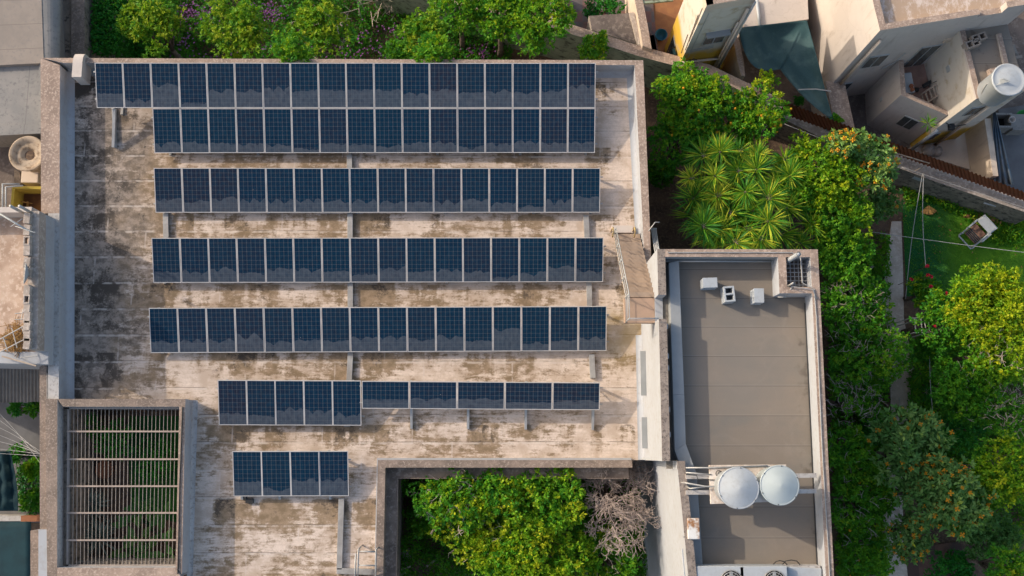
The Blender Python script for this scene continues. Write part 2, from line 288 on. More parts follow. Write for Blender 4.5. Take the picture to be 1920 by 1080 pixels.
# ------------------------------------------------------------------ mesh helper
class MB:
    def __init__(s): s.v = []; s.f = []; s.mi = []
    def poly(s, pts, mi=0):
        k = len(s.v); s.v += [tuple(p) for p in pts]; s.f.append(tuple(range(k, k+len(pts)))); s.mi.append(mi); return s
    def prism(s, poly, z0, z1, top=0, side=0, bottom=True):
        a = sum(poly[i][0]*poly[(i+1) % len(poly)][1]-poly[(i+1) % len(poly)][0]*poly[i][1] for i in range(len(poly)))
        if a < 0: poly = poly[::-1]
        n = len(poly); k = len(s.v)
        s.v += [(x, y, z0) for x, y in poly]+[(x, y, z1) for x, y in poly]
        if bottom: s.f.append(tuple(range(k+n-1, k-1, -1))); s.mi.append(side)
        s.f.append(tuple(range(k+n, k+2*n))); s.mi.append(top)
        for i in range(n):
            j = (i+1) % n; s.f.append((k+i, k+j, k+n+j, k+n+i)); s.mi.append(side)
        return s
    def rect(s, x0, y0, x1, y1, z0, z1, top=0, side=0):
        return s.prism([(min(x0, x1), min(y0, y1)), (max(x0, x1), min(y0, y1)), (max(x0, x1), max(y0, y1)), (min(x0, x1), max(y0, y1))], z0, z1, top, side)
    def box(s, c, size, rz=0, mi=0, tilt=None):
        R = Matrix.Rotation(rz, 3, 'Z')
        if tilt: R = R@Matrix.Rotation(tilt[0], 3, 'X')@Matrix.Rotation(tilt[1], 3, 'Y')
        k = len(s.v); h = [q/2 for q in size]
        for dz in (-1, 1):
            for dx, dy in ((-1, -1), (1, -1), (1, 1), (-1, 1)):
                p = R@Vector((dx*h[0], dy*h[1], dz*h[2])); s.v.append((c[0]+p.x, c[1]+p.y, c[2]+p.z))
        for q in ((3, 2, 1, 0), (4, 5, 6, 7), (0, 1, 5, 4), (1, 2, 6, 5), (2, 3, 7, 6), (3, 0, 4, 7)):
            s.f.append(tuple(k+i for i in q)); s.mi.append(mi)
        return s
    def bar(s, a, b, w, h, mi=0):
        a = Vector(a); b = Vector(b); d = b-a; L_ = d.length; d.normalize()
        up = Vector((0, 0, 1)) if abs(d.z) < .95 else Vector((0, 1, 0))
        sx = d.cross(up).normalized(); sz = sx.cross(d)
        k = len(s.v)
        for q in (a, b):
            for i, j in ((-1, -1), (1, -1), (1, 1), (-1, 1)):
                s.v.append(tuple(q+sx*(i*w/2)+sz*(j*h/2)))
        for q in ((0, 1, 2, 3), (7, 6, 5, 4), (1, 0, 4, 5), (2, 1, 5, 6), (3, 2, 6, 7), (0, 3, 7, 4)):
            s.f.append(tuple(k+i for i in q)); s.mi.append(mi)
        return s
    def tube(s, pts, r, n=6, mi=0, cap=True):
        pts = [Vector(p) for p in pts]; rs = r if isinstance(r, (list, tuple)) else [r]*len(pts)
        k = len(s.v); ref = None
        for i, p in enumerate(pts):
            d = (pts[min(i+1, len(pts)-1)]-pts[max(i-1, 0)]).normalized()
            if ref is None: ref = Vector((0, 0, 1)) if abs(d.z) < .9 else Vector((1, 0, 0))
            a = d.cross(ref).normalized(); b = d.cross(a)
            for j in range(n):
                t = 2*math.pi*j/n; s.v.append(tuple(p+a*(rs[i]*math.cos(t))+b*(rs[i]*math.sin(t))))
        for i in range(len(pts)-1):
            for j in range(n):
                j2 = (j+1) % n
                s.f.append((k+i*n+j2, k+i*n+j, k+(i+1)*n+j, k+(i+1)*n+j2)); s.mi.append(mi)
        if cap:
            s.f.append(tuple(k+j for j in range(n))); s.mi.append(mi)
            e = k+(len(pts)-1)*n; s.f.append(tuple(e+n-1-j for j in range(n))); s.mi.append(mi)
        return s
    def lathe(s, c, prof, n=32, mi=0):
        k = len(s.v)
        for r, z in prof:
            for j in range(n):
                t = 2*math.pi*j/n; s.v.append((c[0]+r*math.cos(t), c[1]+r*math.sin(t), c[2]+z))
        for i in range(len(prof)-1):
            for j in range(n):
                j2 = (j+1) % n; s.f.append((k+i*n+j, k+i*n+j2, k+(i+1)*n+j2, k+(i+1)*n+j)); s.mi.append(mi)
        s.f.append(tuple(k+(len(prof)-1)*n+j for j in range(n))); s.mi.append(mi)
        return s
    def build(s, name, mats, parent=None, smooth=False, bevel=0, loc=None):
        me = bpy.data.meshes.new(name)
        o_ = Vector(loc) if loc is not None else Vector(WLOC.get(parent.name, (0, 0, 0)) if parent else (0, 0, 0))
        me.from_pydata([(v[0]-o_.x, v[1]-o_.y, v[2]-o_.z) for v in s.v], [], s.f); me.update()
        for m in (mats if isinstance(mats, (list, tuple)) else [mats]): me.materials.append(m)
        me.polygons.foreach_set('material_index', s.mi)
        if smooth: me.polygons.foreach_set('use_smooth', [True]*len(me.polygons))
        o = bpy.data.objects.new(name, me); C.collection.objects.link(o)
        if parent: o.parent = parent
        if loc is not None and not parent: o.location = loc
        WLOC[o.name] = tuple(o_)
        if bevel:
            b = o.modifiers.new('bevel', 'BEVEL'); b.width = bevel; b.segments = 2; b.limit_method = 'ANGLE'
        return o
WLOC = {}
def tag(o, label=None, cat=None, group=None, kind=None):
    if label: o['label'] = label
    if cat: o['category'] = cat
    if group: o['group'] = group
    if kind: o['kind'] = kind
    return o
def thing(name, label, cat, loc, group=None):
    o = bpy.data.objects.new(name, None); C.collection.objects.link(o); o.location = loc; o.empty_display_size = .3
    WLOC[o.name] = tuple(loc); return tag(o, label, cat, group)
def one(mb, name, mats, label, cat, group=None, smooth=False, bevel=0, base=None):
    xs = [v[0] for v in mb.v]; ys = [v[1] for v in mb.v]; zs = [v[2] for v in mb.v]
    loc = base or ((min(xs)+max(xs))/2, (min(ys)+max(ys))/2, min(zs))
    return tag(mb.build(name, mats, None, smooth, bevel, loc), label, cat, group)

ZR, ZP = 6.5, 7.25            # main roof, its parapet top
ZA, ZAP = 9.7, 10.5           # annex roof, its parapet top

# ------------------------------------------------------------------ ground
GS = 70
gm = MB(); gm.poly([(-GS, -GS, 0), (GS, -GS, 0), (GS, GS, 0), (-GS, GS, 0)]); tag(gm.build('ground', M['soil']), kind='structure')

# ------------------------------------------------------------------ main building
def lerp(a, b, t): return tuple(a[i]+(b[i]-a[i])*t for i in range(len(a)))
bld = thing('flat_roofed_building', 'large white building whose stained flat roof carries the rows of solar panels', 'building', (-5, 6, 0))
ROW = XY(76, 118, ZP), XY(113, 122, ZP)
WN_o, WN_i = XY(76, 117, ZP), XY(112.5, 122, ZP)
W4_o, W4_i, W4_m = XY(77, 400, ZP), XY(111.5, 400, ZP), XY(90, 400, ZP)
W7_o, W7_i = XY(90, 748, ZP), XY(110, 748, ZP)
WS_o, WS_i = XY(88.5, 1090, 7.35), XY(107, 1090, 7.35)
yS = -6.5
NO, NI = 13.97, 13.79
xAW = 4.92                                            # plane of the annex west wall
EPN = XY(1190, 122, ZP), XY(1206, 113, ZP); EPS = (4.99, 6.2), (5.22, 6.2)
yN_court, yP = 1.85, XY(200, 748, 7.35)[1]
pgE_i, pgE_o = XY(336, 766, 7.35), XY(348, 748, 7.35)
pgE_iS, pgE_oS = XY(329, 1064, 7.35), XY(341, 1076, 7.35)
tcW_o, tcW_i, tcN_o, tcN_i = -4.21, -3.95, -0.23, -0.48
rf = MB()
rf.prism([WN_i, (EPN[0][0], NI), (4.99, 7.0), (xAW, 6.38), (xAW, yP), W7_i], 6.15, ZR)
rf.prism([(pgE_o[0], yP), (tcW_o, yP), (tcW_o, yS), (pgE_oS[0]+.03, yS)], 6.15, ZR)
rf.prism([(tcW_o, yP), (xAW, yP), (xAW, tcN_o), (tcW_o, tcN_o)], 6.15, ZR)
rf.build('roof', M['roof'], bld)
def pwall(poly, z1, side, top, name='parapet', z0=0.0, parent=None):
    m = MB(); m.prism(poly, z0, z1, top=1, side=0); return m.build(name, [M[side], M[top]], parent or bld)
pwall([WN_o, (WN_o[0], NO), WN_i, W4_i, W4_o], ZP, 'white', 'coping')
pwall([(W4_m[0], W4_m[1]), W4_i, W7_i, W7_o], ZP, 'white', 'white_dirty')
pwall([(W7_o[0]-.05, W7_o[1]), (W7_i[0], W7_i[1]), WS_i, (WS_o[0], WS_o[1])], 7.35, 'white_dirty', 'coping_dark')
pwall([(WN_o[0]+.003, NO+.003), (WN_i[0]+.1, NI), (EPN[0][0], NI), (EPN[1][0], NO+.003)][::1], ZP, 'white', 'coping')
pwall([(EPN[0][0], NI), (EPN[1][0], NO), EPS[1], EPS[0]], ZP, 'white', 'coping')
# coves where the roof turns up into the parapets
def cove(a, b, side, h=.2, zc=ZR, n=5, z0=None):
    m = MB(); a = Vector((*a, 0)); b = Vector((*b, 0)); d = (b-a).normalized(); nrm = Vector((-d.y, d.x, 0))*side
    prof = [(h*(1-math.sin(t)), h*(1-math.cos(t))) for t in [i*math.pi/2/n for i in range(n+1)]]
    for i in range(n):
        q = []
        for p, k in ((a, i), (a, i+1), (b, i+1), (b, i)):
            v = p+nrm*prof[k][0]; q.append((v.x, v.y, zc+prof[k][1]+.003))
        m.poly(q)
    return m
cv = cove(W7_i, WN_i, -1, .22).build('cove', M['white'], bld, True)
cove((WN_i[0], NI-.003), (EPN[0][0], NI-.003), -1, .2).build('cove', M['white'], bld, True)
cove((EPN[0][0]-.003, NI), (EPS[0][0]-.003, 7.3), -1, .2).build('cove', M['white'], bld, True)
cove((xAW-.003, 4.1), (xAW-.003, tcN_o+.01), -1, .2).build('cove', M['white'], bld, True)
cove((pgE_o[0]+.003, pgE_o[1]), (pgE_oS[0]+.006, yS), 1, .16).build('cove', M['white_dirty'], bld, True)
# parapets round the grilled courtyard and the tree court, each down to the ground
pwall([(W7_i[0], yP), (pgE_o[0], yP), (pgE_o[0], yP-.26), (XY(118, 766, 7.35)[0], yP-.26)], 7.35, 'white', 'coping_dark')
pwall([(pgE_i[0], yP-.26), (pgE_o[0], yP-.26), pgE_oS, pgE_iS], 7.35, 'white', 'coping')
pwall([(WS_i[0]-.02, pgE_iS[1]), (pgE_iS[0], pgE_iS[1]), (pgE_oS[0]-.03, pgE_iS[1]-.28), (WS_i[0]-.02, pgE_iS[1]-.28)], 7.35, 'white', 'coping')
pwall([(tcW_o, tcN_o), (tcW_i, tcN_i), (tcW_i, yS), (tcW_o, yS)], 6.82, 'court_wall', 'coping_dark')
pwall([(tcW_o, tcN_o), (xAW-.45, tcN_o), (xAW-.45, tcN_i), (tcW_i, tcN_i)], 6.82, 'court_wall', 'coping_dark')
m = MB(); m.rect(tcW_o-.06, tcN_o+.003, tcW_o-.003, yS, ZR-.1, 6.58).rect(tcW_o-.06, tcN_o+.003, xAW-.45, tcN_o+.075, ZR-.1, 6.58)
m.build('fillet', M['white'], bld)
m = MB(); m.prism([(tcW_i, tcN_i-.0), (tcW_i, yS), (-3.55, yS), (-3.55, -.86)], 6.1, 6.34); m.prism([(tcW_i, tcN_i), (-3.55, -.86), (4.4, -.86), (4.4, tcN_i)], 6.1, 6.34)
m.build('ledge', M['court_wall'], bld)
m = MB(); m.rect(-3.58, -.84, -3.55, yS, 6.34, 6.37).rect(-3.55, -.86, 4.4, -.83, 6.34, 6.37); m.build('ledge_lip', M['coping_dark'], bld)
# curved white scroll block on the north-west corner
m = MB(); pts = []
c0 = P(151, 118, ZP)
y0b, y1b = c0[1]-.62, c0[1]+.32
prof = [(y0b, ZP-.55), (y0b, ZP+.25)]+[(y1b-.42+.42*math.sin(t), ZP+.0+.25*math.cos(t)) for t in [i*math.pi/16 for i in range(0, 9)]]+[(y1b, ZP-.55)]
for i in range(len(prof)):
    pass
k = len(prof); xa, xb = c0[0]-.17, c0[0]+.17
m.poly([(xa, y, z) for y, z in prof]); m.poly([(xb, y, z) for y, z in prof][::-1])
for i in range(k):
    a, b = prof[i], prof[(i+1) % k]; m.poly([(xa, *a), (xb, *a), (xb, *b), (xa, *b)])
m.build('corner_block', M['pinkish'], bld, bevel=.015)
# membrane patches of the south roof edge: low white upstand
m = MB(); m.rect(pgE_oS[0]+.1, -4.16, tcW_o-.1, -4.28, ZR+.003, ZR+.12); m.build('upstand', M['white_dirty'], bld)

# ------------------------------------------------------------------ annex (taller)
ann = thing('annex_building', 'taller annex with a grey membrane roof, pebbled parapets and white walls beside the panel roof', 'building', (7.5, 1, 0))
T = .25
yG0, yG1 = XY(1236, 553, ZAP)[1], XY(1236, 598, ZAP)[1]
xSW = lambda y: 5.38+(5.62-5.38)*(y+.32)/(-3.48+.32)
m = MB(); m.prism([(xAW, 6.38), (10.02, 6.38), (10.02, yS), (xSW(yS), yS), (xSW(-.23), -.23), (xAW, -.23)], 0, ZA-.0); 
body = m.build('wall', M['white'], ann)
m = MB(); m.prism([(xAW+T, 6.38-T), (10.02-T, 6.38-T), (10.02-T, yS), (xSW(yS)+T, yS), (xSW(-.23)+T, -.23-T), (xAW+T, -.23-T)], ZA+.002, ZA+.02); m.build('roof', M['membrane'], ann)
def par(poly, z0=ZA, z1=ZAP, top='pebble', side='white', parent=ann): 
    m = MB(); m.prism(poly, z0, z1, top=1, side=0, bottom=False); return m.build('parapet', [M[side], M[top]], parent)
def R4(x0, y0, x1, y1): return [(x0, y0), (x1, y0), (x1, y1), (x0, y1)]
par(R4(xAW, yG0, xAW+T, 6.38)); par(R4(xAW, -.23, xAW+T, yG1)); par(R4(xAW+T, 6.38-T, 10.02, 6.38), top='coping', side='grey_paint')
par([(10.02-T, 6.38-T), (10.02, 6.38-T), (10.02, yS), (10.02-T, yS)], top='coping')
par([(xAW, -.23), (xSW(-.23)+T, -.23), (xSW(-.23)+T, -.23-T), (xSW(-.23), -.23-T), (xSW(-.23), -.23-.003), (xAW, -.23-.003)])
par([(xSW(-.48), -.48), (xSW(-.48)+T, -.48), (xSW(yS)+T, yS), (xSW(yS), yS)])
par(R4(xAW+.002, yG1, xAW+T-.002, yG0), z1=9.78, top='white')
# shaft in the north-east corner
sx0, sy0, sx1, sy1 = XY(1476, 537, ZAP)[0], XY(1490, 538, ZAP)[1], 10.02-T, 6.38-T
sxo, syo = XY(1461, 540, ZAP)[0], XY(1490, 550, ZAP)[1]
par(R4(sxo, syo, sx0, sy1), top='coping'); par(R4(sx0, syo, sx1, sy0), top='coping')
m = MB(); m.rect(sx0, sy0, sx1, sy1, ZA+.03, ZA+.06); m.build('shaft_floor', M['brown_floor'], ann)
gr = MB()
for i in range(1, 6): xx_ = sx0+(sx1-sx0)*i/6; gr.bar((xx_, sy0, 10.02), (xx_, sy1, 10.02), .022, .022)
for i in range(1, 7): yy_ = sy0+(sy1-sy0)*i/7; gr.bar((sx0, yy_, 10.04), (sx1, yy_, 10.04), .022, .022)
gr.build('shaft_grille', M['galv'], ann)
# windows with sunshades low on the west wall
for (ya, yb) in ((668, 740), (791, 838)):
    y0, y1 = XY(1200, ya, 7)[1], XY(1200, yb, 7)[1]
    m = MB(); m.rect(xAW-.035, y0, xAW-.003, y1, 6.74, 7.32); wf = m.build('window', M['alu'], ann)
    m = MB(); ym = (y0+y1)/2; m.rect(xAW-.045, y0-.06, xAW-.036, ym+.03, 6.8, 7.26).rect(xAW-.045, ym-.03, xAW-.036, y1+.06, 6.8, 7.26); m.build('pane', M['glass_dark'], wf)
    m = MB(); m.rect(xAW-.19, y0+.14, xAW-.003, y1-.05, 7.42, 7.47); m.build('sunshade', M['grey_paint'], ann, bevel=.008)
# grey sheet duct along the west parapet
m = MB(); dz0, dz1 = ZA+.03, ZA+.42
dl = PL([(1254, 493), (1262, 740), (1265, 845)], dz1); dr = PL([(1273, 488), (1283, 740), (1286, 832)], dz1)
m.prism([dl[0], dr[0], dr[1], dl[1]], dz0, dz1); m.prism([dl[1], dr[1], dr[2], dl[2]], dz0, dz1)
d2 = PL([(1265, 845), (1286, 832), (1308, 893), (1288, 905)], dz1); m.prism(d2, dz0, dz1)
d3 = PL([(1288, 905), (1308, 893), (1319, 1062), (1292, 1062)], dz1); m.prism(d3, dz0, dz1-.1)
m.build('duct', M['grey_paint'], ann, bevel=.012)
m = MB()
for yb in (612, 668, 690, 768, 815): p = P(1251, yb, ZA+.6); m.box((xAW+T+.03, p[1], ZA+.55), (.06, .16, .25))
m.build('duct_bracket', M['galv'], ann)
# conduit along the parapets, and drain stains are left to the membrane
m = MB(); zc = ZAP+.03
m.tube([(xAW+.33, 6.30, zc), (xAW+.33, 6.26, zc), (6.5, 6.27, zc), (9.2, 6.27, zc), (9.45, 6.1, zc), (9.47, 5.3, zc), (9.83, 5.1, zc), (9.86, 4.2, zc), (9.84, 0, zc), (9.88, -3, zc), (9.87, -5, zc)], .018)
m.build('conduit', M['galv'], ann)
m = MB(); yi = 6.38-T-.05; m.tube([(xAW+.3, yi, ZA+.35), (sxo-.1, yi, ZA+.35)], .035); m.build('drain_pipe', M['grey_paint'], ann, True)
m = MB(); m.tube([(10.02-T-.03, syo-.2, ZA+.08), (10.02-T-.03, -5, ZA+.08)], .02); m.build('cable', M['wire'], ann)
# pipes standing on the shaft
p = P(1482, 486, ZAP); q = P(1495, 476, ZAP+.75); m = MB(); m.tube([(p[0], p[1], ZAP-.2), (p[0]+.02, p[1], ZAP+.85)], .075, 14, cap=False)
m.tube([(p[0], p[1], ZAP-.15), (p[0]+.02, p[1], ZAP+.84)], .055, 14); m.build('vent_pipe', M['plastic'], ann, True)
p = P(1478, 536, ZAP); m = MB(); m.tube([(p[0], p[1], ZAP), (p[0], p[1], ZAP+.55)], .03, 8).tube([P(1474, 557, ZA+.6), P(1485, 537, ZAP+.08), P(1510, 541, ZAP+.05), P(1524, 543, ZAP+.06), P(1531, 560, ZAP+.05)], .016, 6)
m.tube([P(1474, 557, ZA+.6), P(1458, 557, ZA+.5)], .016, 6); m.build('antenna_pipe', M['galv'], ann, True)
# south wall lip across the annex roof in front of the condensers
m = MB(); p = P(1292, 1061, ZA+.5); q = P(1538, 1061, ZA+.5); m.rect(p[0], p[1], q[0], p[1]-.14, ZA+.02, ZA+.5); m.build('divider_wall', M['white_dirty'], ann)
m = MB(); p = P(1278, 1030, ZAP+.05); m.tube([P(1279, 1029, ZAP+.04), P(1284, 1082, ZAP+.04)], .02, 6); m.build('parapet_pipe', M['plastic'], ann)

# ------------------------------------------------------------------ outside stairs with railing
sx_l, sx_r = 3.95, xAW-.005
yb_, yt_ = XY(1165, 441, ZR)[1], yG0+.02
st = thing('outdoor_stairs', 'steep tan outdoor stairs climbing from the panel roof to the annex roof', 'stairs', (4.4, (yb_+yG1)/2, ZR))
ns = 14; m = MB()
for i in range(ns):
    ya = yb_+(yt_-yb_)*i/ns; yb2 = yb_+(yt_-yb_)*(i+1)/ns; zt = ZR+3.2*(i+1)/ns-.002*i
    m.rect(sx_l+.06, ya, sx_r, yb2+.03*(i > 0), max(ZR+.004, zt-.30), zt)
m.build('steps', mottled('tan_steps', (.36, .27, .20), (.28, .21, .155), 2, 6, .9), st)
m = MB(); m.rect(sx_l, yt_, sx_r, yG1-.02, ZA-.25, ZA+.015); m.build('landing', mottled('tan_landing', (.40, .27, .19), (.33, .23, .16), 1.3, 6, .9), st)
m = MB()
top = []
for h in (.2, .55, .95):
    a = Vector((sx_l+.03, yb_+.05, ZR+h)); b = Vector((sx_l+.03, yt_, ZA+h)); c_ = Vector((sx_l+.03, yG1, ZA+h)); d = Vector((xAW-.02, yG1, ZA+h))
    m.tube([a, b, c_, d] if h > .5 else [a, b, c_], .012 if h < .9 else .018, 6)
for t in (0, .25, .5, .75, 1.0):
    y = yb_+.05+(yt_-yb_-.05)*t; z = ZR+3.2*t; m.tube([(sx_l+.03, y, z), (sx_l+.03, y, z+.95)], .02, 6)
m.tube([(sx_l+.03, yG1, ZA), (sx_l+.03, yG1, ZA+.95)], .02, 6)
m.build('railing', M['alu'], st, True)
m = MB(); yr = yb_+.12
for xr in (sx_l-.05, sx_r-.25): m.tube([(xr, yr, ZR), (xr, yr, ZR+.75), (xr, yr-.18, ZR+.85), (xr, yr-.3, ZR+.5)], .025, 8)
m.build('grab_rail', mottled('yellowed_rail', (.45, .32, .12), (.35, .25, .12), 3, 4, .5), st, True)
m = MB(); m.rect(sx_l-.02, yb_+.32, sx_r-.25, yb_+.06, ZR+.005, ZR+.16); m.build('kerb_step', M['pinkish'], st)
# grey steel gate leaning on the east parapet
gt = MB(); 
for i in range(4):
    x = 5.28+.05*i; gt.tube([(x+.05, 7.9-.0*i, ZR+.2), (x+.05, 6.75, ZR+1.0)], .022, 6)
gt.tube([(5.12, 7.65, ZR+.9), (5.35, 7.95, ZR+.95), (5.5, 7.95, ZR+.95)], .02, 6).tube([(5.3, 6.75, ZR+1.0), (5.52, 6.75, ZR+1.0)], .02, 6).tube([(5.3, 7.9, ZR+.2), (5.52, 7.9, ZR+.2)], .02, 6)
one(gt, 'steel_gate', M['galv'], 'narrow grey steel bar gate standing outside the east parapet near the stairs', 'gate', smooth=True)

# ------------------------------------------------------------------ grille over the courtyard
zg = 6.98
gl = thing('security_grille', 'steel bar grille covering the planted courtyard in the roof', 'grille', (-12.7, -1, zg))
gx0 = lambda y: XY(118, 766, 7.35)[0]+ (XY(116, 1064, 7.35)[0]-XY(118, 766, 7.35)[0])*(y-1.57)/(-3.7-1.57)
gx1 = lambda y: pgE_i[0]+(pgE_iS[0]-pgE_i[0])*(y-1.57)/(-3.7-1.57)
yA, yB = yP-.26, pgE_iS[1]
mb2 = mottled('grille_beams', (.38, .30, .24), (.30, .24, .20), 3, 4, .6)
mg = mottled('grille_steel', (.34, .29, .25), (.28, .24, .21), 3, 4, .6)
for i in range(29):
    t = (i+.6)/29.4; m = MB(); m.bar((gx0(yA)+(gx1(yA)-gx0(yA))*t, yA, zg), (gx0(yB)+(gx1(yB)-gx0(yB))*t, yB, zg), .0135, .03); m.build('bar', mg, gl)
for py in (809, 861, 911.5, 961.5, 1012.5):
    y = XY(230, py, zg)[1]; m = MB(); m.bar((gx0(y), y, zg+.045), (gx1(y), y, zg+.045), .055, .05); m.build('beam', mb2, gl)
m = MB(); m.bar((gx0(yA), yA-.04, zg), (gx1(yA), yA-.04, zg), .06, .06).bar((gx0(yB), yB+.03, zg), (gx1(yB), yB+.03, zg), .06, .06).bar((gx0(yA)+.03, yA, zg), (gx0(yB)+.03, yB, zg), .06, .06).bar((gx1(yA)-.03, yA, zg), (gx1(yB)-.03, yB, zg), .06, .06)
m.build('frame', mg, gl)
m = MB(); m.tube([(pgE_i[0]+.12, yA, 7.38), (lerp(pgE_i, pgE_iS, .45)[0]+.09, -1, 7.38), (pgE_iS[0]+.1, yB-.2, 7.38)], .022, 6)
one(m, 'parapet_hose', M['wire'], 'dark hose running along the coping east of the grilled courtyard', 'hose', smooth=True)
# courtyard floor and low stained west wall
m = MB(); m.poly([(-14.9, -3.9, 4.6), (-10.7, -3.9, 4.6), (-10.7, 1.6, 4.6), (-14.9, 1.6, 4.6)]); cf = m.build('courtyard_floor', M['soil']); tag(cf, kind='structure')
m = MB(); m.prism([(-14.98, 1.5), (-14.72, 1.5), (-14.35, -3.7), (-14.6, -3.7)], 4.6, 6.85); m.prism([(-14.35, -3.58), (-10.9, -3.58), (-10.9, -3.72), (-14.35, -3.72)], 4.6, 6.6)
one(m, 'rubble_wall', M['stone'], 'rough weathered stone wall along the west side of the grilled courtyard', 'wall')

# ------------------------------------------------------------------ solar panels and their racks
PW, PLN = .972, 1.57
def panel_meshes(wd, ln, land=False):
    fm = MB(); t, h = .024, .04
    fm.rect(-wd/2, 0, wd/2, t, 0, h).rect(-wd/2, ln-t, wd/2, ln, 0, h).rect(-wd/2, t, -wd/2+t, ln-t, 0, h).rect(wd/2-t, t, wd/2, ln-t, 0, h)
    fm.rect(-wd/2+t, t, wd/2-t, ln-t, 0, .006)
    cm = MB(); cm.poly([(-wd/2+t, t, h-.006), (wd/2-t, t, h-.006), (wd/2-t, ln-t, h-.006), (-wd/2+t, ln-t, h-.006)])
    root = bpy.data.objects.new('solar_panel', None); C.collection.objects.link(root); root.empty_display_size = .2; WLOC[root.name] = (0, 0, 0)
    fo = fm.build('frame', M['frame'], root); co = cm.build('cells', M['cells'], root)
    uv = co.data.uv_layers.new(name='UVMap')
    q = [(0, 0), (1, 0), (1, 1), (0, 1)] if not land else [(0, 0), (0, 1), (1, 1), (1, 0)]
    for i, p in enumerate(q): uv.data[i].uv = p
    return root, fo, co
port = panel_meshes(PW, PLN)
# landscape panels carry the same cells turned sideways: a second material reads the grid turned
def landscape_cells():
    m2 = M['cells'].copy(); m2.name = 'solar_cells_sideways'; t = m2.node_tree
    uvn = [n for n in t.nodes if n.type == 'UVMAP'][0]
    for n in t.nodes:
        if n.type == 'MATH' and n.operation == 'MULTIPLY':
            if abs(n.inputs[1].default_value-10) < 1e-6 and n.inputs[0].is_linked and n.inputs[0].links[0].from_node.type == 'SEPXYZ': n.inputs[1].default_value = 6.0001
            elif abs(n.inputs[1].default_value-6) < 1e-6 and n.inputs[0].is_linked and n.inputs[0].links[0].from_node.type == 'SEPXYZ': n.inputs[1].default_value = 10
    return m2
land = panel_meshes(1.605, .955)
land[2].data.materials[0] = landscape_cells()
ORD = ['first', 'second', 'third', 'fourth', 'fifth', 'sixth', 'seventh', 'eighth', 'ninth', 'tenth', 'eleventh', 'twelfth', 'thirteenth', 'fourteenth', 'fifteenth', 'sixteenth', 'seventeenth', 'eighteenth']
used = {}
def put_panel(src, loc, rz, tilt, label, dust, tintv):
    k = id(src)
    if k not in used: used[k] = 1; root, fo, co = src
    else:
        root = src[0].copy(); C.collection.objects.link(root)
        for ch in src[1:]:
            c = ch.copy(); C.collection.objects.link(c); c.parent = root
            if ch is src[2]: co = c
    root.location = loc; root.rotation_euler = (tilt, 0, rz)
    tag(root, label, 'solar panel', 'solar panels on the stained roof'); co['dust'] = dust; co['tint'] = tintv
    return root
def row(px, n, b, he, rowname, dust, src=None, ln=PLN, wd=None, rack=True, rack_label=None, reach=0.0):
    # px = ((left x, y), (right x, y)) of the lower edge
    src = src or port
    a = Vector(P(*px[0], ZR+b)); c = Vector(P(*px[1], ZR+b)); d = c-a; pitch = d.length/n; d.normalize()
    rz = math.atan2(d.y, d.x); tilt = math.asin(he/ln)
    for i in range(n):
        q = a+d*(pitch*(i+.5)); dd = RNG.normal(0, 1, 3)
        o = put_panel(src, (q.x, q.y, q.z+.004*dd[0]), rz+.0015*dd[1], tilt+.002*dd[2], rowname(i), max(.06, dust+float(RNG.normal(0, .055))), float(np.clip(RNG.normal(.22, .42), 0, 1.6)))
    return a, c, d, rz, tilt, pitch
def rack(name_label, a, c, d, rz, tilt, ln, b, he, supports, reach, top_b=None):
    r = thing('panel_rack', name_label, 'rack', ((a.x+c.x)/2, (a.y+c.y)/2, ZR), 'aluminium racks under the solar panels')
    nrm = Vector((-math.sin(rz), math.cos(rz), 0)); up = Vector((0, 0, 1)); sl = (nrm*math.cos(tilt)+up*math.sin(tilt)); off = -nrm.cross(d).normalized()*0
    low = up.cross(d).normalized()
    pn = d.cross(sl).normalized()
    for f in (.2, .8):
        p0 = a+sl*(ln*f)-pn*.035; p1 = c+sl*(ln*f)-pn*.035; m = MB(); m.bar(p0-d*.07, p1+d*.09, .04, .045); m.build('purlin', M['galv'], r)
    for t in supports:
        q = a+(c-a)*t; g0 = q-nrm*reach; m = MB()
        m.bar((g0.x, g0.y, ZR+.03), tuple(Vector((q.x, q.y, 0))+nrm*(ln*math.cos(tilt))+up*(ZR+.03)), .09, .08)
        s0 = q-sl*(reach/max(.5, math.cos(tilt)))-pn*.075
        s0 = Vector((g0.x, g0.y, ZR+.06)) if reach > .1 else q-pn*.075
        m.bar(s0, q+sl*ln-pn*.085, .08, .07)
        tp = q+sl*(ln*.92)-pn*.1; m.bar((tp.x, tp.y, ZR+.03), tp, .07, .07)
        md = q+sl*(ln*.45)-pn*.1; m.bar((tp.x, tp.y, ZR+.06), md, .03, .03)
        m.build('support', M['galv'], r)
    return r
H15 = .44
def nm(row_txt): return lambda i: 'blue solar panel, %s from the left in the %s' % (ORD[i], row_txt)
specs = [
 (((290, 287), (1115.5, 286.5)), 16, .30, H15, 'second row', .17, 'aluminium rack under the second row of sixteen solar panels', [.03, .23, .44, .64, .83, .98], 0),
 (((292, 398.5), (1125, 398.5)), 16, .25, H15, 'third row', .22, 'aluminium rack under the third row of sixteen solar panels', [.02, .25, .45, .65, .85, .98], 0),
 (((288, 530), (1131, 528.5)), 16, .25, H15, 'fourth row', .22, 'aluminium rack under the fourth row of sixteen solar panels', [.02, .25, .45, .65, .85, .98], 0),
 (((283, 661.5), (1137, 657.5)), 16, .25, H15, 'fifth row', .24, 'aluminium rack under the fifth row of sixteen solar panels', [.02, .25, .45, .65, .85, .98], 0),
 (((411, 796.5), (678, 797.5)), 5, .25, H15, 'five upright ones of the sixth row', .24, 'aluminium rack under the five upright panels of the sixth row', [.06, .5, .94], 0),
 (((438.5, 930), (654.5, 929.5)), 4, .25, H15, 'short bottom row', .26, 'aluminium rack under the short bottom row of four panels', [.06, .39, .83], .12)]
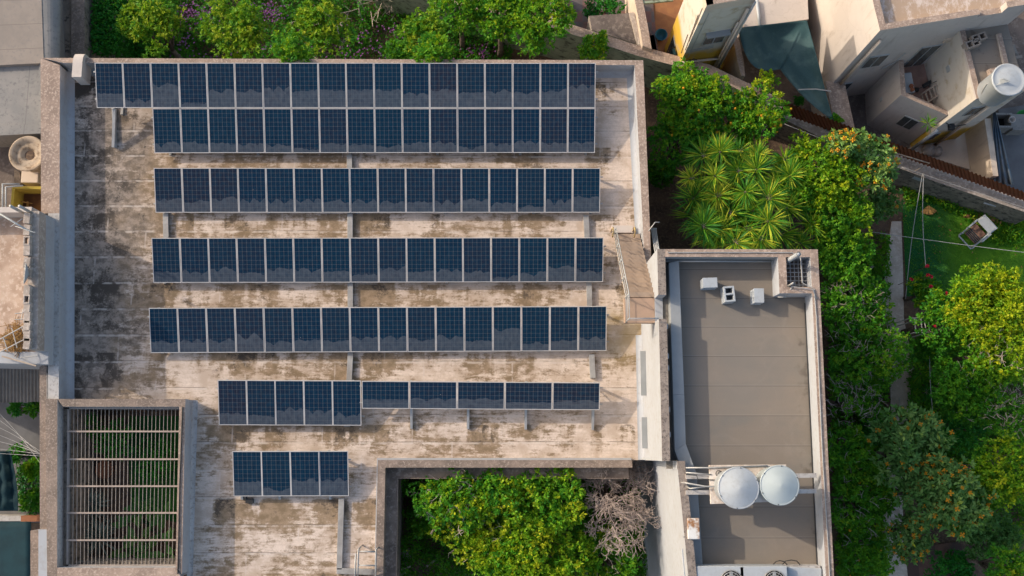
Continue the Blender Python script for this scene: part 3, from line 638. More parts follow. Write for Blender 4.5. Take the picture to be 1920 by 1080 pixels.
for px, n, b, he, txt, dust, rl, sup, reach in specs:
    r_ = row(px, n, b, he, nm(txt), dust); rack(rl, *r_[:5], PLN, b, he, sup, reach)
    if n == 16 and b == .30: R2 = r_
# top row continues the plane of the second row, two panels further west
a2, c2, d2, rz2, tilt2, pitch2 = R2
sl2 = Vector((-math.sin(rz2)*math.cos(tilt2), math.cos(rz2)*math.cos(tilt2), math.sin(tilt2)))
a1 = a2+sl2*(PLN+.02)-d2*(pitch2*2); 
for i in range(18):
    q = a1+d2*(pitch2*(i+.5)); dd = RNG.normal(0, 1, 3)
    put_panel(port, (q.x, q.y, q.z+.004*dd[0]), rz2+.0015*dd[1], tilt2+.002*dd[2], 'blue solar panel, %s from the left in the top row' % ORD[i], (.12 if i in (1, 3) else .36)+float(RNG.normal(0, .05)), float(np.clip(RNG.normal(.35, .3), 0, 1)))
rk = rack('aluminium rack with tall legs under the top row of eighteen solar panels', a1, a1+(c2-a2)+d2*(2*pitch2), d2, rz2, tilt2, PLN, .3, H15, [.035, .2, .37, .54, .7, .86, .985], 0)
m = MB(); g1 = Vector(P(217, 277, ZR+.03)); g2 = Vector(P(211, 150, ZR+.03)); m.bar(g1, g2, .1, .16); q = a1+d2*(pitch2*.6); m.bar((g1.x-.05, g1.y, ZR+.1), q-Vector((0, 0, .09)), .1, .12).bar((g2.x, g2.y, ZR), (g2.x, g2.y, q.z+.3), .06, .06)
m.build('support', M['galv'], rk)
# five sideways panels east of the sixth row
aL = Vector(P(678.5, 765.5, ZR+.52)); cL = Vector(P(1124.5, 768.5, ZR+.52)); dL = (cL-aL); pL = dL.length/5; dL.normalize(); rzL = math.atan2(dL.y, dL.x); tl = math.asin(.26/.955)
for i in range(5):
    q = aL+dL*(pL*(i+.5)); put_panel(land, tuple(q), rzL, tl, 'blue solar panel laid sideways, %s from the left of its five' % ORD[i], .30+float(RNG.normal(0, .03)), float(np.clip(.15+.18*i, 0, 1)))
rack('aluminium rack with bare legs showing below the five sideways panels', aL, cL, dL, rzL, tl, .955, .52, .26, [.205, .445, .69, .975], .66)

# ------------------------------------------------------------------ cable trunking on the roof
def trunk(pts, label):
    m = MB(); pp = [P(x, y, ZR+.14) for x, y in pts]
    for i in range(len(pp)-1):
        a, b = pp[i], pp[i+1]; e = .1 if i else 0
        m.bar((a[0], a[1], ZR+.075+.001*i), (b[0], b[1], ZR+.075+.001*i), .19, .13)
    one(m, 'cable_trunking', M['trunking'], label, 'cable trunking', 'grey cable trunking runs on the roof', bevel=.006)
trunk([(655, 290), (656, 400), (657, 662), (650, 800)], 'long grey cable trunking running down under the middle of the panel rows')
trunk([(640, 934), (636, 1068)], 'grey cable trunking running south from the short bottom row of panels')
trunk([(631, 1070.5), (706, 1073)], 'short grey cable trunking turning toward the metal ladder by the parapet')
trunk([(310, 398), (311, 450)], 'short grey cable trunking between the third and fourth rows, west end')
trunk([(1099, 403), (1101, 448)], 'short grey cable trunking between the third and fourth rows, east end')
trunk([(1104.5, 528), (1106, 578)], 'short grey cable trunking between the fourth and fifth rows, east end')
trunk([(1109.5, 664), (1112, 709)], 'short grey cable trunking lying open below the fifth row, east end')
# metal ladder frame by the tree-court parapet
m = MB(); zl = ZR+.95
A = [P(672, 1030, zl), P(705, 1031, zl)]; B = [P(670, 1100, ZR+.1), P(704, 1100, ZR+.1)]
for a, b in zip(A, B): m.tube([a, b], .028, 6)
for t in (.05, .42, .75): m.tube([lerp(A[0], B[0], t), lerp(A[1], B[1], t)], .024, 6)
m.tube([P(667, 1038, ZR+.5), P(665, 1090, ZR+.4)], .03, 6); m.tube([A[0], (A[0][0], A[0][1]+.05, ZR)], .025, 6).tube([A[1], (A[1][0], A[1][1]+.05, ZR)], .025, 6)
one(m, 'metal_ladder', M['galv'], 'grey metal ladder frame leaning up at the south edge of the roof', 'ladder', smooth=True)
m = MB(); m.box(P(468, 939, ZR+.06), (.26, .16, .12)); m.tube([P(462, 931, ZR+.1), P(463, 938, ZR+.1)], .03, 6)
one(m, 'junction_box', M['wire'], 'small dark junction box lying below the short bottom row of panels', 'box', bevel=.01)

# ------------------------------------------------------------------ things on the annex roof
def tank(px, py, zt, r, h, label, mat):
    c = P(px, py, zt); t = thing('water_tank', label, 'water tank', (c[0], c[1], zt-h), 'round water tanks on the annex roof')
    m = MB(); m.lathe((c[0], c[1], zt-h), [(r*.84, 0), (r*.86, .05), (r*.9, h*.35), (r*.92, h*.36), (r*.95, h-.16), (r*.95, h-.12)], 40); m.build('body', mat, t, True)
    m = MB(); m.lathe((c[0], c[1], zt), [(r*1.0, -.16), (r*1.02, -.12), (r*1.015, -.06), (r*.985, -.04), (r*.955, -.055), (r*.93, -.05), (r*.5, .035), (.03, .12), (.0, .12)], 48); m.build('lid', mat, t, True)
    for k in range(6):
        a = k*math.pi/3+.4; m = MB(); m.lathe((c[0]+r*.97*math.cos(a), c[1]+r*.97*math.sin(a), zt-.045), [(.016, 0), (.016, .015), (.004, .018)], 8); m.build('bolt', M['wire'], t)
zt_ = ZAP+1.35
tank(1386, 915, zt_, .60, 1.15, 'white round water tank with a conical lid, left one on the slab', M['plastic'])
tank(1463, 910, zt_, .575, 1.15, 'pale green round water tank with a conical lid, right one on the slab', M['plastic2'])
sb = thing('tank_platform', 'white stained slab on two beams carrying the water tanks across the annex roof', 'platform', (*P(1400, 905, 0)[:2], ZAP))
zb = ZAP+.18; q = PL([(1330, 872), (1474, 871), (1476, 940), (1333, 945)], zb); m = MB(); m.prism(q, zb-.12, zb); m.build('slab', mottled('stained_slab', (.66, .60, .54), (.50, .42, .35), 2.5, 8, .85, (.40, .30, .22), grit=4), sb)
for py in (894, 923.5):
    a = P(1286, py, zb-.125); b = P(1531, py-2.5, zb-.125); m = MB(); m.bar((a[0], a[1], ZAP+.0), (b[0], b[1], ZAP+.0), .13, .119); m.build('beam', M['white_dirty'], sb)
m = MB()
for pts in ([(1278, 904.5, ZAP+.06), (1289, 906, ZAP+.3), (1322, 912, ZAP+.3), (1347, 912.5, ZAP+.4)], [(1287, 912, ZAP+.05), (1294, 916, ZAP+.25), (1322, 913, ZAP+.3)], [(1286, 877, zb-.05), (1330, 877, zb+.03), (1440, 873.5, zb+.03)], [(1286, 886, zb-.05), (1334, 890, zb-.0)]):
    m.tube([P(*p) for p in pts], .025, 7)
one(m, 'water_pipes', M['galv'], 'grey water pipes running from the pebbled parapet to the left tank', 'pipes', smooth=True)
m = MB(); c = P(1348, 888, zb+.05); m.tube([(c[0]+.09*math.cos(t), c[1]+.09*math.sin(t), zb+.03+.008*t/3) for t in [i*.5 for i in range(30)]], .012, 5); m.tube([P(1286, 890, zb), P(1306, 891, zb), P(1309, 899, zb), P(1348, 900, zb+.05)], .014, 5)
one(m, 'cable_coil', M['wire'], 'black cable coil lying on the slab beside the white tank', 'cable', smooth=True)
def hollow_block(px, py, rz, upright, label):
    c = P(px, py, ZA+.3); t = thing('hollow_block', label, 'concrete block', (c[0], c[1], ZA+.02), 'white hollow blocks on the grey roof')
    L_, W_, H_ = .46, .32, .50
    if upright: L_, W_ = .50, .34
    R = Matrix.Rotation(rz, 3, 'Z'); tr = lambda x, y: (c[0]+(R@Vector((x, y, 0))).x, c[1]+(R@Vector((x, y, 0))).y)
    m = MB(); z0, z1 = ZA+.022, ZA+.02+H_
    if upright:                                        # cores open upward
        wl = .055; rects = [(-L_/2, -W_/2, L_/2, -W_/2+wl), (-L_/2, W_/2-wl, L_/2, W_/2), (-L_/2, -W_/2+wl, -L_/2+wl, W_/2-wl), (L_/2-wl, -W_/2+wl, L_/2, W_/2-wl), (-wl/2, -W_/2+wl, wl/2, W_/2-wl)]
        for a, b, e, f in rects: m.prism([tr(a, b), tr(e, b), tr(e, f), tr(a, f)], z0, z1)
        m.prism([tr(-L_/2+wl, -W_/2+wl), tr(L_/2-wl, -W_/2+wl), tr(L_/2-wl, W_/2-wl), tr(-L_/2+wl, W_/2-wl)], z0, z0+.03)
    else:                                              # cores open to the side
        for a in ((0, .05), (.22, .28), (.45, .5)): m.prism([tr(-L_/2, -W_/2), tr(L_/2, -W_/2), tr(L_/2, W_/2), tr(-L_/2, W_/2)], z0+a[0], z0+a[1])
        for a, b in ((-L_/2, -L_/2+.06), (-.03, .03), (L_/2-.06, L_/2)):
            for zz in ((.05, .22), (.28, .45)): m.prism([tr(a, -W_/2+.02), tr(b, -W_/2+.02), tr(b, W_/2-.02), tr(a, W_/2-.02)], z0+zz[0], z0+zz[1])
    m.build('block', M['white_dirty'] if False else M['plastic'], t, bevel=.006)
hollow_block(1329, 532, 0.03, False, 'white hollow block lying with its cores hidden, left of the three')
hollow_block(1365, 553, 1.66, True, 'white hollow block standing with its two cores open upward')
hollow_block(1420, 556, 1.66-.1, False, 'white hollow block with cores facing sideways, right of the three')
# rusty white box on the west parapet and two small white boxes
m = MB(); c = P(1301, 991.5, ZAP+.1); m.box((c[0], c[1], ZAP-.02), (.36, .62, .22)); 
bx = one(m, 'meter_box', M['rust_white'], 'rust streaked white metal box fixed inside the annex west parapet', 'box', bevel=.02)
m = MB()
for yy2 in (-.25, .25): m.bar((c[0]-.3, c[1]+yy2, ZAP-.05), (c[0]-.1, c[1]+yy2, ZAP-.05), .05, .05)
m.build('bracket', M['galv'], bx)
for k, py in enumerate((1029, 1044)):
    m = MB(); c = P(1293, py, ZAP-.1); m.box((c[0], c[1], ZAP-.16), (.12, .13, .16)); one(m, 'switch_box', M['plastic'], 'small white switch box on the parapet, %s' % ('nearer the rusty box' if k == 0 else 'nearer the condensers'), 'box', bevel=.012)
def condenser(px, py, rz, label, wd=1.45, dp=.8, h=.62, zt=None):
    c = P(px, py, ZA+.75); t = thing('air_conditioner', label, 'air conditioner', (c[0], c[1], ZA+.1), 'white condensers at the south end of the annex')
    z0 = ZA+.15
    m = MB(); m.box((c[0], c[1], z0+h/2), (wd, dp, h), rz); m.build('casing', M['plastic'], t, bevel=.03)
    fx, fy = c[0]+.22*wd*math.cos(rz), c[1]-.06
    m = MB()
    for r in (.12, .2, .28, .34): m.tube([(fx+r*math.cos(a), fy+r*math.sin(a), z0+h+.02) for a in [k*math.pi/12 for k in range(25)]], .01, 4)
    for k in range(12): m.bar((fx, fy, z0+h+.02), (fx+.34*math.cos(k*math.pi/6), fy+.34*math.sin(k*math.pi/6), z0+h+.02), .008, .008)
    m.build('fan_grille', M['galv'], t)
    m = MB(); m.lathe((fx, fy, z0+h+.002), [(.35, 0), (.35, .004), (.0, .005)], 32); f = m.build('fan_well', M['dark'], t)
    m = MB()
    for k in range(4): m.box((fx+.16*math.cos(k*math.pi/2), fy+.16*math.sin(k*math.pi/2), z0+h+.009), (.28, .1, .004), k*math.pi/2)
    m.build('fan_blades', M['alu'], f)
condenser(1351, 1087, 0, 'white air conditioner condenser with a round fan, left of the pair by the parapet')
condenser(1432, 1087, 0, 'white air conditioner condenser with a round fan, second one from the parapet')
m = MB(); c = P(1508, 1075, ZA+.5); m.box((c[0], c[1], ZA+.35), (1.05, .35, .4), -.05); one(m, 'air_duct_box', M['plastic'], 'low white casing beside the condensers under the east parapet', 'casing', bevel=.03)
m = MB()
for a, b, k in ((1447, 1478, 1051), (1465, 1502, 1050)): 
    m.tube([P(a, 1061, ZA+.2), P(a+8, k+2, ZA+.4), P((a+b)/2, k, ZA+.5), P(b-8, k+2, ZA+.4), P(b, 1061, ZA+.2)], .014, 5)
one(m, 'black_cables', M['wire'], 'two black cables looping over the membrane beside the condensers', 'cable', smooth=True)

# ------------------------------------------------------------------ neighbours on the west side
zn = 8.47
# tall wall of the next house over our parapet, white low down and bare plaster above
xw = XY(90, 600, ZP)[0]
nb = thing('neighbour_house', 'neighbouring house with a sandy roof terrace and a block-topped wall on the west edge', 'house', (-18.5, 6, 0))
yn0, yn1 = XY(58, 396, zn)[1], XY(59, 655, zn)[1]
xi = XY(46, 500, zn)[0]
m = MB(); m.prism([(xi, yn0), (xw-.02, yn0+.01), (xw+.27, yn1), (xi+.27, yn1)], 7.95, zn); m.build('wall_top', M['plaster'], nb)
m = MB(); m.prism([(xi, yn0), (xw-.02, yn0+.01), (xw+.27, yn1), (xi+.27, yn1)], 0, 7.95); m.build('wall', M['white'], nb)
za = 7.55
m = MB(); m.prism([(-24, yn0), (xi-.002, yn0), (xi+.268, yn1), (-24, yn1)], 0, za); m.build('terrace', M['sand'], nb)
m = MB(); a = XY(0, 402, 8.3); b = XY(58, 396, 8.3); m.prism([(-24, a[1]+.2), (xi, yn0+.19), (xi, yn0+.003), (-24, a[1])], 0, 8.3); m.build('wall', M['pinkish'], nb)
m = MB(); m.prism([(-24, yn1), (xi+.27, yn1), (xw+.27, yn1), (xw+.30, yn1-.42), (-24, yn1-.25)], 0, za+.1); m.build('wall', M['white'], nb)
for py in (410, 432, 452, 470, 493, 510, 545, 562, 577, 596, 612, 630, 645):
    c = P(52, py, zn+.1); m = MB()
    if py in (452, 562):
        for dx, dy, sx_, sy_ in ((0, .13, .22, .05), (0, -.13, .22, .05), (-.085, 0, .05, .21), (.085, 0, .05, .21)): m.box((c[0]+dx, c[1]+dy, zn+.1), (sx_, sy_, .2))
        lab = 'hollow grey block with an open core on the neighbouring wall, %s' % ('upper one' if py == 452 else 'lower one')
    else:
        m.box((c[0], c[1], zn+.09), (.22, .36, .18), random.uniform(-.08, .08)); lab = 'pale solid block resting on top of the neighbouring terrace wall'
    one(m, 'wall_block', M['plaster'], lab, 'block', 'blocks along the neighbouring terrace wall', bevel=.01)
for px in (40.5, 57):
    m = MB(); c = P(px, 398, 8.5); m.tube([(c[0], c[1], 8.2), (c[0]-.0, c[1]+.02, 9.3)], .05, 8); one(m, 'roof_pole', M['galv'], 'short pale metal pole standing at the terrace wall corner, %s one' % ('west' if px < 50 else 'east'), 'pole', smooth=True)
c = P(48, 517, za+.5); m = MB(); m.lathe((0, 0, 0), [(.02, -.06), (.2, -.02), (.34, .05), (.36, .07), (.2, 0), (0, -.03)], 28)
o = m.build('satellite_dish', M['plastic'], None, True, loc=(0, 0, 0)); o.location = (P(48.5, 517, zn+.45)[0], P(48, 517, zn)[1], zn+.4); o.rotation_euler = (0, math.radians(-62), 0); tag(o, 'white satellite dish turned sideways on the neighbouring terrace wall', 'satellite dish')
m = MB()
r_ = np.random.default_rng(5)
cS = P(27, 636, za+.2)
for i in range(420):
    x, y = r_.normal(0, .22), r_.normal(0, .26); a = r_.uniform(0, 6.28); l_ = r_.uniform(.1, .3); z = za+.03+.3*max(0, 1-(x*x+y*y)/.2)*r_.uniform(.3, 1)
    m.bar((cS[0]+x, cS[1]+y, z), (cS[0]+x+l_*math.cos(a), cS[1]+y+l_*math.sin(a), z+r_.uniform(-.02, .06)), .014, .01)
one(m, 'straw_heap', M['straw'], 'heap of dry straw under a wire frame on the sandy terrace', 'straw')
m = MB()
for a, b in (((0, 636), (60, 603)), ((0, 660), (62, 628)), ((6, 632), (14, 658)), ((22, 615), (32, 652)), ((40, 612), (52, 645)), ((40, 600), (43, 580)), ((28, 588), (46, 586)), ((28, 599), (46, 598))): m.tube([P(*a, za+.62), P(*b, za+.62)], .018, 5)
for q in ((2, 634), (58, 605), (2, 658), (60, 630)): p = P(*q, za+.6); m.tube([p, (p[0], p[1], za)], .018, 5)
one(m, 'wire_frame', M['wire_pale'], 'rickety pale wire frame standing over the straw on the terrace', 'frame')
m = MB(); m.tube([P(0, 401, 9.4), P(45, 428, 9.2), P(62, 436, 8.9)], .03, 6).tube([P(20, 425, 9.2), P(32, 417, 9.2), P(42, 410, 9.2)], .012, 5).tube([P(28, 424, 9.2), P(66, 436, 9.2), P(72, 441, 8.5)], .012, 5)
one(m, 'antenna_arm', M['alu'], 'dark thin antenna arm with loose wires reaching over the terrace corner', 'antenna', smooth=True)
m = MB(); m.bar(P(4, 668, za+.25), P(68, 686, za+.25), .05, .05); one(m, 'timber_pole', M['wood'], 'thin reddish timber pole lying along the south wall of the sandy terrace', 'pole')
m = MB(); m.tube([P(38, 671, za+.4), P(71, 667, za+.4)], .018, 6); one(m, 'metal_rod', M['galv'], 'pale metal rod lying across the terrace corner beside the white wall', 'rod')
# north-west: flat felt roofs
nw = thing('felt_roofed_house', 'low house in the top left corner with pale and grey felt roofs', 'house', (-20, 15, 0))
q = PL([(-120, -80), (75, -80), (82, 118), (-120, 128)], 6.7); m = MB(); m.prism(q, 0, 6.7); m.build('roof', M['felt'], nw)
q = PL([(75, -80), (108, -80), (106, 115), (82, 118)], 6.62)
m = MB(); a0, a1, b1, b0 = [Vector((*p, 0)) for p in q]
for i in range(8):
    t0, t1 = i*math.pi/16, (i+1)*math.pi/16
    f = lambda A, B, t: tuple(Vector(A).lerp(B, math.sin(t))+Vector((0, 0, 6.68-.35*(1-math.cos(t)))))
    m.poly([f(a0, a1, t0), f(b0, b1, t0), f(b0, b1, t1), f(a0, a1, t1)][::-1])
m.build('roof_edge', M['felt_grey'], nw, True)
m = MB(); q = PL([(-120, 120), (79, 117), (77, 250), (-120, 262)], 6.5); m.prism(q, 0, 6.5, top=0); m.build('lower_roof', M['felt_grey'], nw)
m = MB(); q0 = PL([(-120, 241), (77, 232), (76, 250), (-120, 260)], 6.56); m.prism(q0, 6.5, 6.56); m.prism(PL([(73, 118), (80, 118), (78, 240), (72, 240)], 6.58), 6.3, 6.58); m.build('roof_edge', M['felt_grey'], nw)
# stained boundary wall north of the building
m = MB(); zt = 4.9
q = PL([(134, -80), (159, -80), (158, 104), (133, 108)], zt); m.prism(q, 0, zt, top=1, side=0)
bw = one(m, 'boundary_wall', [M['stone'], M['coping_dark']], 'tall weathered stone boundary wall beside the flower garden in the top left', 'wall')
m = MB(); q = PL([(108, -80), (134, -80), (133, 112), (107, 116)], 4.75); m.prism(q, 0, 4.75); m.build('lower_ledge', M['stone'], bw)
# yard strip with the round tank, between the felt roof and the terrace
q = PL([(-120, 250), (77, 250), (77, 402), (-120, 402)], 5.2); m = MB(); m.prism(q, 0, 5.2)
one(m, 'low_roof', M['brown_floor'], 'brown dusty low roof strip holding the round concrete tank on the west edge', 'roof')
tk = thing('round_tank', 'round cream concrete tank with a sunken lid and debris at its centre', 'tank', (*P(51, 288, 0)[:2], 5.2))
c = P(51, 288, 6.6); m = MB(); m.lathe((c[0], c[1], 5.2), [(.5, 0), (.5, .9), (.62, 1.25), (.66, 1.4), (.62, 1.42), (.48, 1.33), (.46, 1.28), (.34, 1.30), (.26, 1.28), (.22, 1.2), (0, 1.18)], 44)
m.build('tank', mottled('cream_concrete', (.42, .33, .24), (.33, .25, .17), 2, 7, .9, (.2, .14, .09), grit=4), tk, True)
m = MB(); m.lathe((c[0], c[1], 6.385), [(.21, 0), (.16, .02), (0, .03)], 16); m.build('debris', M['soil'], tk)
m = MB(); q = P(58, 330, 5.8); m.box((q[0]+.0, q[1], 5.55), (.62, .55, .7)); one(m, 'water_cistern', M['cream'], 'cream box shaped cistern just below the round concrete tank', 'cistern', bevel=.02)
# yellow light well with white pipes
lw = thing('light_well', 'small yellow painted light well with a window under the round tank', 'light well', (*P(50, 370, 0)[:2], 5.2))
q = PL([(24, 350), (76, 350), (76, 402), (24, 402)], 5.9); xs = sorted(p[0] for p in q); ys = sorted(p[1] for p in q); x0, x1, y0, y1 = xs[0], xs[-1], ys[0], ys[-1]
m = MB(); m.rect(x0, y0, x0+.1, y1, 5.21, 5.95); m.rect(x0+.1, y1-.1, x1, y1, 5.21, 5.95); m.build('wall', mottled('yellow_paint', (.40, .30, .045), (.30, .22, .04), 2, 6, .85), lw)
m = MB(); m.rect(x0+.1, y0, x1, y1-.1, 5.2, 5.23); m.build('floor', mottled('dark_orange_floor', (.16, .07, .02), (.08, .035, .015), 2, 6, .85), lw)
m = MB(); m.bar((x0+.3, y1-.4, 5.3), (x0+.3, y1-.95, 5.3), .04, .1)
for k in range(3): m.bar((x0+.14, y1-.45-.2*k, 5.5), (x0+.5, y1-.5-.2*k, 5.35), .03, .03)
m.build('window', M['straw'], lw)
m = MB()
for k, d in enumerate((0, 6)): m.tube([P(37+d, 345+d*.5, 6.1), P(5+d, 345+d, 6.1), P(5+d, 398, 6.1)], .035, 8)
one(m, 'drain_pipes', M['plastic'], 'pair of white pipes bent round the yellow light well', 'pipes', smooth=True)
m = MB(); q = PL([(24, 316), (36, 322), (36, 345), (24, 342)], 5.6); m.prism(q, 5.2, 5.5); one(m, 'timber_scrap', M['bark'], 'dark timber scrap leaning beside the cream cistern', 'timber')
# corrugated canopy and yards in the south-west
def corrugated(p00, p10, p11, p01, n, amp, name, mat, label, cat, per=None):
    # sheet spanned by four corners, ridges run from the first edge to the opposite one
    m = MB(); A, B, C_, D = map(Vector, (p00, p10, p11, p01)); N = n*6
    nn = (B-A).cross(D-A).normalized()
    for i in range(N):
        t0, t1 = i/N, (i+1)/N; o0 = nn*(amp*math.sin(t0*n*2*math.pi)); o1 = nn*(amp*math.sin(t1*n*2*math.pi))
        m.poly([A.lerp(B, t0)+o0, A.lerp(B, t1)+o1, D.lerp(C_, t1)+o1, D.lerp(C_, t0)+o0])
        m.poly([A.lerp(B, t0)+o0-nn*.012, D.lerp(C_, t0)+o0-nn*.012, D.lerp(C_, t1)+o1-nn*.012, A.lerp(B, t1)+o1-nn*.012])
    o = one(m, name, mat, label, cat, smooth=True); o.modifiers.new('weld', 'WELD').merge_threshold = .004; return o
z = 5.2
corrugated(P(-70, 692, z), P(74, 690, z), P(74, 753, z-.35), P(-70, 757, z-.35), 22, .025, 'corrugated_canopy', M['corr_grey'], 'grey corrugated sheet canopy south of the sandy terrace', 'canopy')
m = MB(); q = PL([(74, 688), (87, 680), (87.5, 1100), (75, 1100)], 7.2); m.prism(q, 0, 7.2, top=1); m.prism(PL([(87.5, 700), (88.6, 700), (89, 1100), (87.9, 1100)], 7.22), 6.9, 7.22, top=0)
one(m, 'boundary_wall', [M['white_dirty'], M['coping_dark']], 'long rough topped boundary wall along the south west edge of the building', 'wall')
m = MB(); q = PL([(57, 995), (72, 993), (72, 1100), (57, 1100)], 7.0); m.prism(q, 0, 7.0, top=1); m.prism(PL([(72, 993), (90, 993), (90, 1100), (72, 1100)], 7.32), 0, 7.32, top=0)
one(m, 'wall_pier', [M['white'], M['coping_dark']], 'white topped pier in front of the boundary wall at the bottom left', 'pier')
m = MB(); q = PL([(-150, 740), (90, 740), (90, 980), (-150, 980)], 0.5); m.prism(q, 0.02, .5); o = m.build('yard_paving', M['yard']); tag(o, kind='structure')
# gathered dark tarp, a flat dark tarp, planting bed kerb
m = MB(); r_ = np.random.default_rng(3)
N, K = 26, 8
for i in range(N):
    for j in range(K):
        def pt(i, j):
            t = i/N; s_ = j/K; x0_, x1_ = -40, 33-14*(1-math.sin(min(1, t*1.1)*math.pi*.5+.0))+0
            return P(x0_+(x1_-x0_)*s_, 846+112*t, 2.2+.16*math.sin(j*2.4+t*1.5)+.03*math.sin(i*.9+j))
        m.poly([pt(i, j), pt(i+1, j), pt(i+1, j+1), pt(i, j+1)])
o = one(m, 'hanging_tarp', M['tarp'], 'gathered dark teal tarp hanging over the yard on the left edge', 'tarp', smooth=True)
o.modifiers.new('weld', 'WELD').merge_threshold = .004; sd = o.modifiers.new('thick', 'SOLIDIFY'); sd.thickness = .02
m = MB(); N = 10
for i in range(N):
    for j in range(N):
        f = lambda i, j: P(-60+118*i/N, 978+120*j/N, 4.6+.004*i)
        m.poly([f(i, j), f(i, j+1), f(i+1, j+1), f(i+1, j)])
o = one(m, 'flat_tarp', M['tarp'], 'flat dark teal tarp stretched in the bottom left corner', 'tarp', smooth=True); o.modifiers.new('weld', 'WELD').merge_threshold = .004; sd = o.modifiers.new('thick', 'SOLIDIFY'); sd.thickness = .02
m = MB(); q = PL([(-20, 966), (39, 967), (39, 977), (-20, 977)], 1.2); m.prism(q, .5, 1.2); one(m, 'garden_kerb', M['white_dirty'], 'low pale masonry kerb between the two dark tarps', 'kerb')
m = MB(); q = PL([(39, 967), (75, 967), (75, 978), (39, 978)], 1.2); m.prism(q, .5, 1.2); one(m, 'brick_kerb', M['terracotta'], 'low red brick kerb next to the boundary wall', 'kerb')
m = MB()
for a in ((0, 757, 75, 868), (0, 778, 75, 852), (0, 798, 75, 846), (0, 815, 75, 851), (0, 831, 75, 850), (0, 849, 75, 851.5), (0, 859, 75, 855)):
    p0, p1 = Vector(P(a[0]-30, a[1]-10, 6.6)), Vector(P(a[2], a[3], 6.9)); m.tube([p0.lerp(p1, t)-Vector((0, 0, .25*math.sin(t*math.pi))) for t in [i/8 for i in range(9)]], .007, 5)
one(m, 'overhead_wires', M['wire_pale'], 'seven pale overhead wires fanning out from the west boundary wall', 'wires', smooth=True)

# ------------------------------------------------------------------ north boundary walls and houses
def wall_px(pts_a, pts_b, z1, mats, name, label, z0=0.0, cat='wall'):
    q = PL(pts_a, z1)+PL(pts_b[::-1], z1); m = MB()
    na = len(pts_a); A = PL(pts_a, z1); B = PL(pts_b, z1)
    for i in range(na-1): m.prism([A[i], A[i+1], B[i+1], B[i]], z0, z1, top=1, side=0)
    return one(m, name, mats, label, cat)
wall_px([(700, -60), (905, 5), (1053, 40), (1200, 86), (1330, 121), (1475, 190)], [(690, -42), (895, 20), (1066, 62), (1200, 106), (1330, 140), (1462, 208)], 3.0, [M['green_wall'], M['coping']], 'garden_wall', 'long garden wall with a rough pinkish top and pale green face behind the trees')
wall_px([(1474, 200), (1560, 236), (1643, 268), (1758, 312), (1940, 374)], [(1462, 220), (1548, 262), (1640, 298), (1758, 342), (1940, 404)], 1.9, [M['stone'], M['plaster']], 'garden_wall', 'old garden wall with a broken pale top under the rusty sheets')
corr = corrugated(P(1452, 184, 3.2), P(1945, 369, 3.2), P(1945, 385, 2.0), P(1466, 212, 2.0), 64, .03, 'rusty_fence', M['rust'], 'rusty corrugated sheet fence running along the old garden wall', 'fence')
m = MB(); m.tube([P(1679, 287, 2.6), P(1743, 306, 2.6), P(1716, 320, 2.2)], .03, 6); one(m, 'metal_bracket', M['wood'], 'bent pinkish metal bar hanging on the rusty fence', 'bar')
m = MB(); c = P(1722, 334, 1.5); m.box(c, (.45, .12, .3), -.35); one(m, 'wall_light', M['plastic'], 'white floodlight box on the old garden wall', 'light', bevel=.02)
m = MB(); m.bar(P(1845, 379, 1.5), P(1867, 385, 1.5), .12, .05); one(m, 'white_board', M['plastic'], 'small white board fixed on the old garden wall at right', 'board')
# yards behind the wall
m = MB(); m.prism(PL([(1040, -90), (1215, -90), (1235, 110), (1060, 60)], .35), .02, .35); o = m.build('yard_tiles', M['tiles_red']); tag(o, kind='structure')
m = MB(); m.prism(PL([(1215, -60), (1290, -60), (1330, 140), (1225, 108)], .3), .02, .3); o = m.build('yard_floor', M['tiles_terr']); tag(o, kind='structure')
m = MB(); m.prism(PL([(1380, -60), (1940, -60), (1960, 420), (1380, 180)], .25), .02, .25); o = m.build('back_yard', M['brown_floor']); tag(o, kind='structure')
wall_px([(1028, -40), (1032, 0), (1040, 26)], [(1044, -40), (1048, 0), (1056, 40)], 3.0, [M['white_dirty'], M['coping']], 'yard_wall', 'short rough topped wall at the north end behind the big bushy tree')
m = MB(); q = PL([(1104, 30), (1186, 24), (1201, 85), (1110, 56)], 2.7); m.prism(q, 0.3, 2.7, top=1); m.prism(PL([(1180, 24), (1189, 23), (1206, 88), (1197, 86)], 2.9), .3, 2.9)
one(m, 'yard_shed', [M['plaster'], M['brown_floor']], 'flat brown roofed shed in the tiled yard behind the garden wall', 'shed')
m = MB(); q = PL([(960, -60), (1030, -60), (1040, 14), (975, 0)], 2.4); m.prism(q, .3, 2.4, top=1); one(m, 'yard_shed', [M['plaster'], M['brown_floor']], 'plain brown shed roof at the top edge left of the tiled yard', 'shed')
wall_px([(1188, -60), (1190, 0), (1198, 40), (1205, 86)], [(1202, -60), (1205, 0), (1214, 45), (1222, 92)], 3.3, [M['cream'], M['coping']], 'yard_wall', 'flaking stone wall between the tiled yard and the terracotta floored yard')
m = MB(); c = P(1238, 70, .3); m.lathe(c, [(.17, 0), (.25, .3), (.27, .31), (.24, .3), (.17, .05), (0, .05)], 24); one(m, 'bucket', M['blue'], 'blue plastic bucket standing on the terracotta yard floor', 'bucket', smooth=True)
m = MB(); c = P(1223, 84, .32); m.box((c[0], c[1], .34), (.3, .85, .02), .15); one(m, 'door_mat', M['white_dirty'], 'faded patterned mat lying on the terracotta yard floor', 'mat')

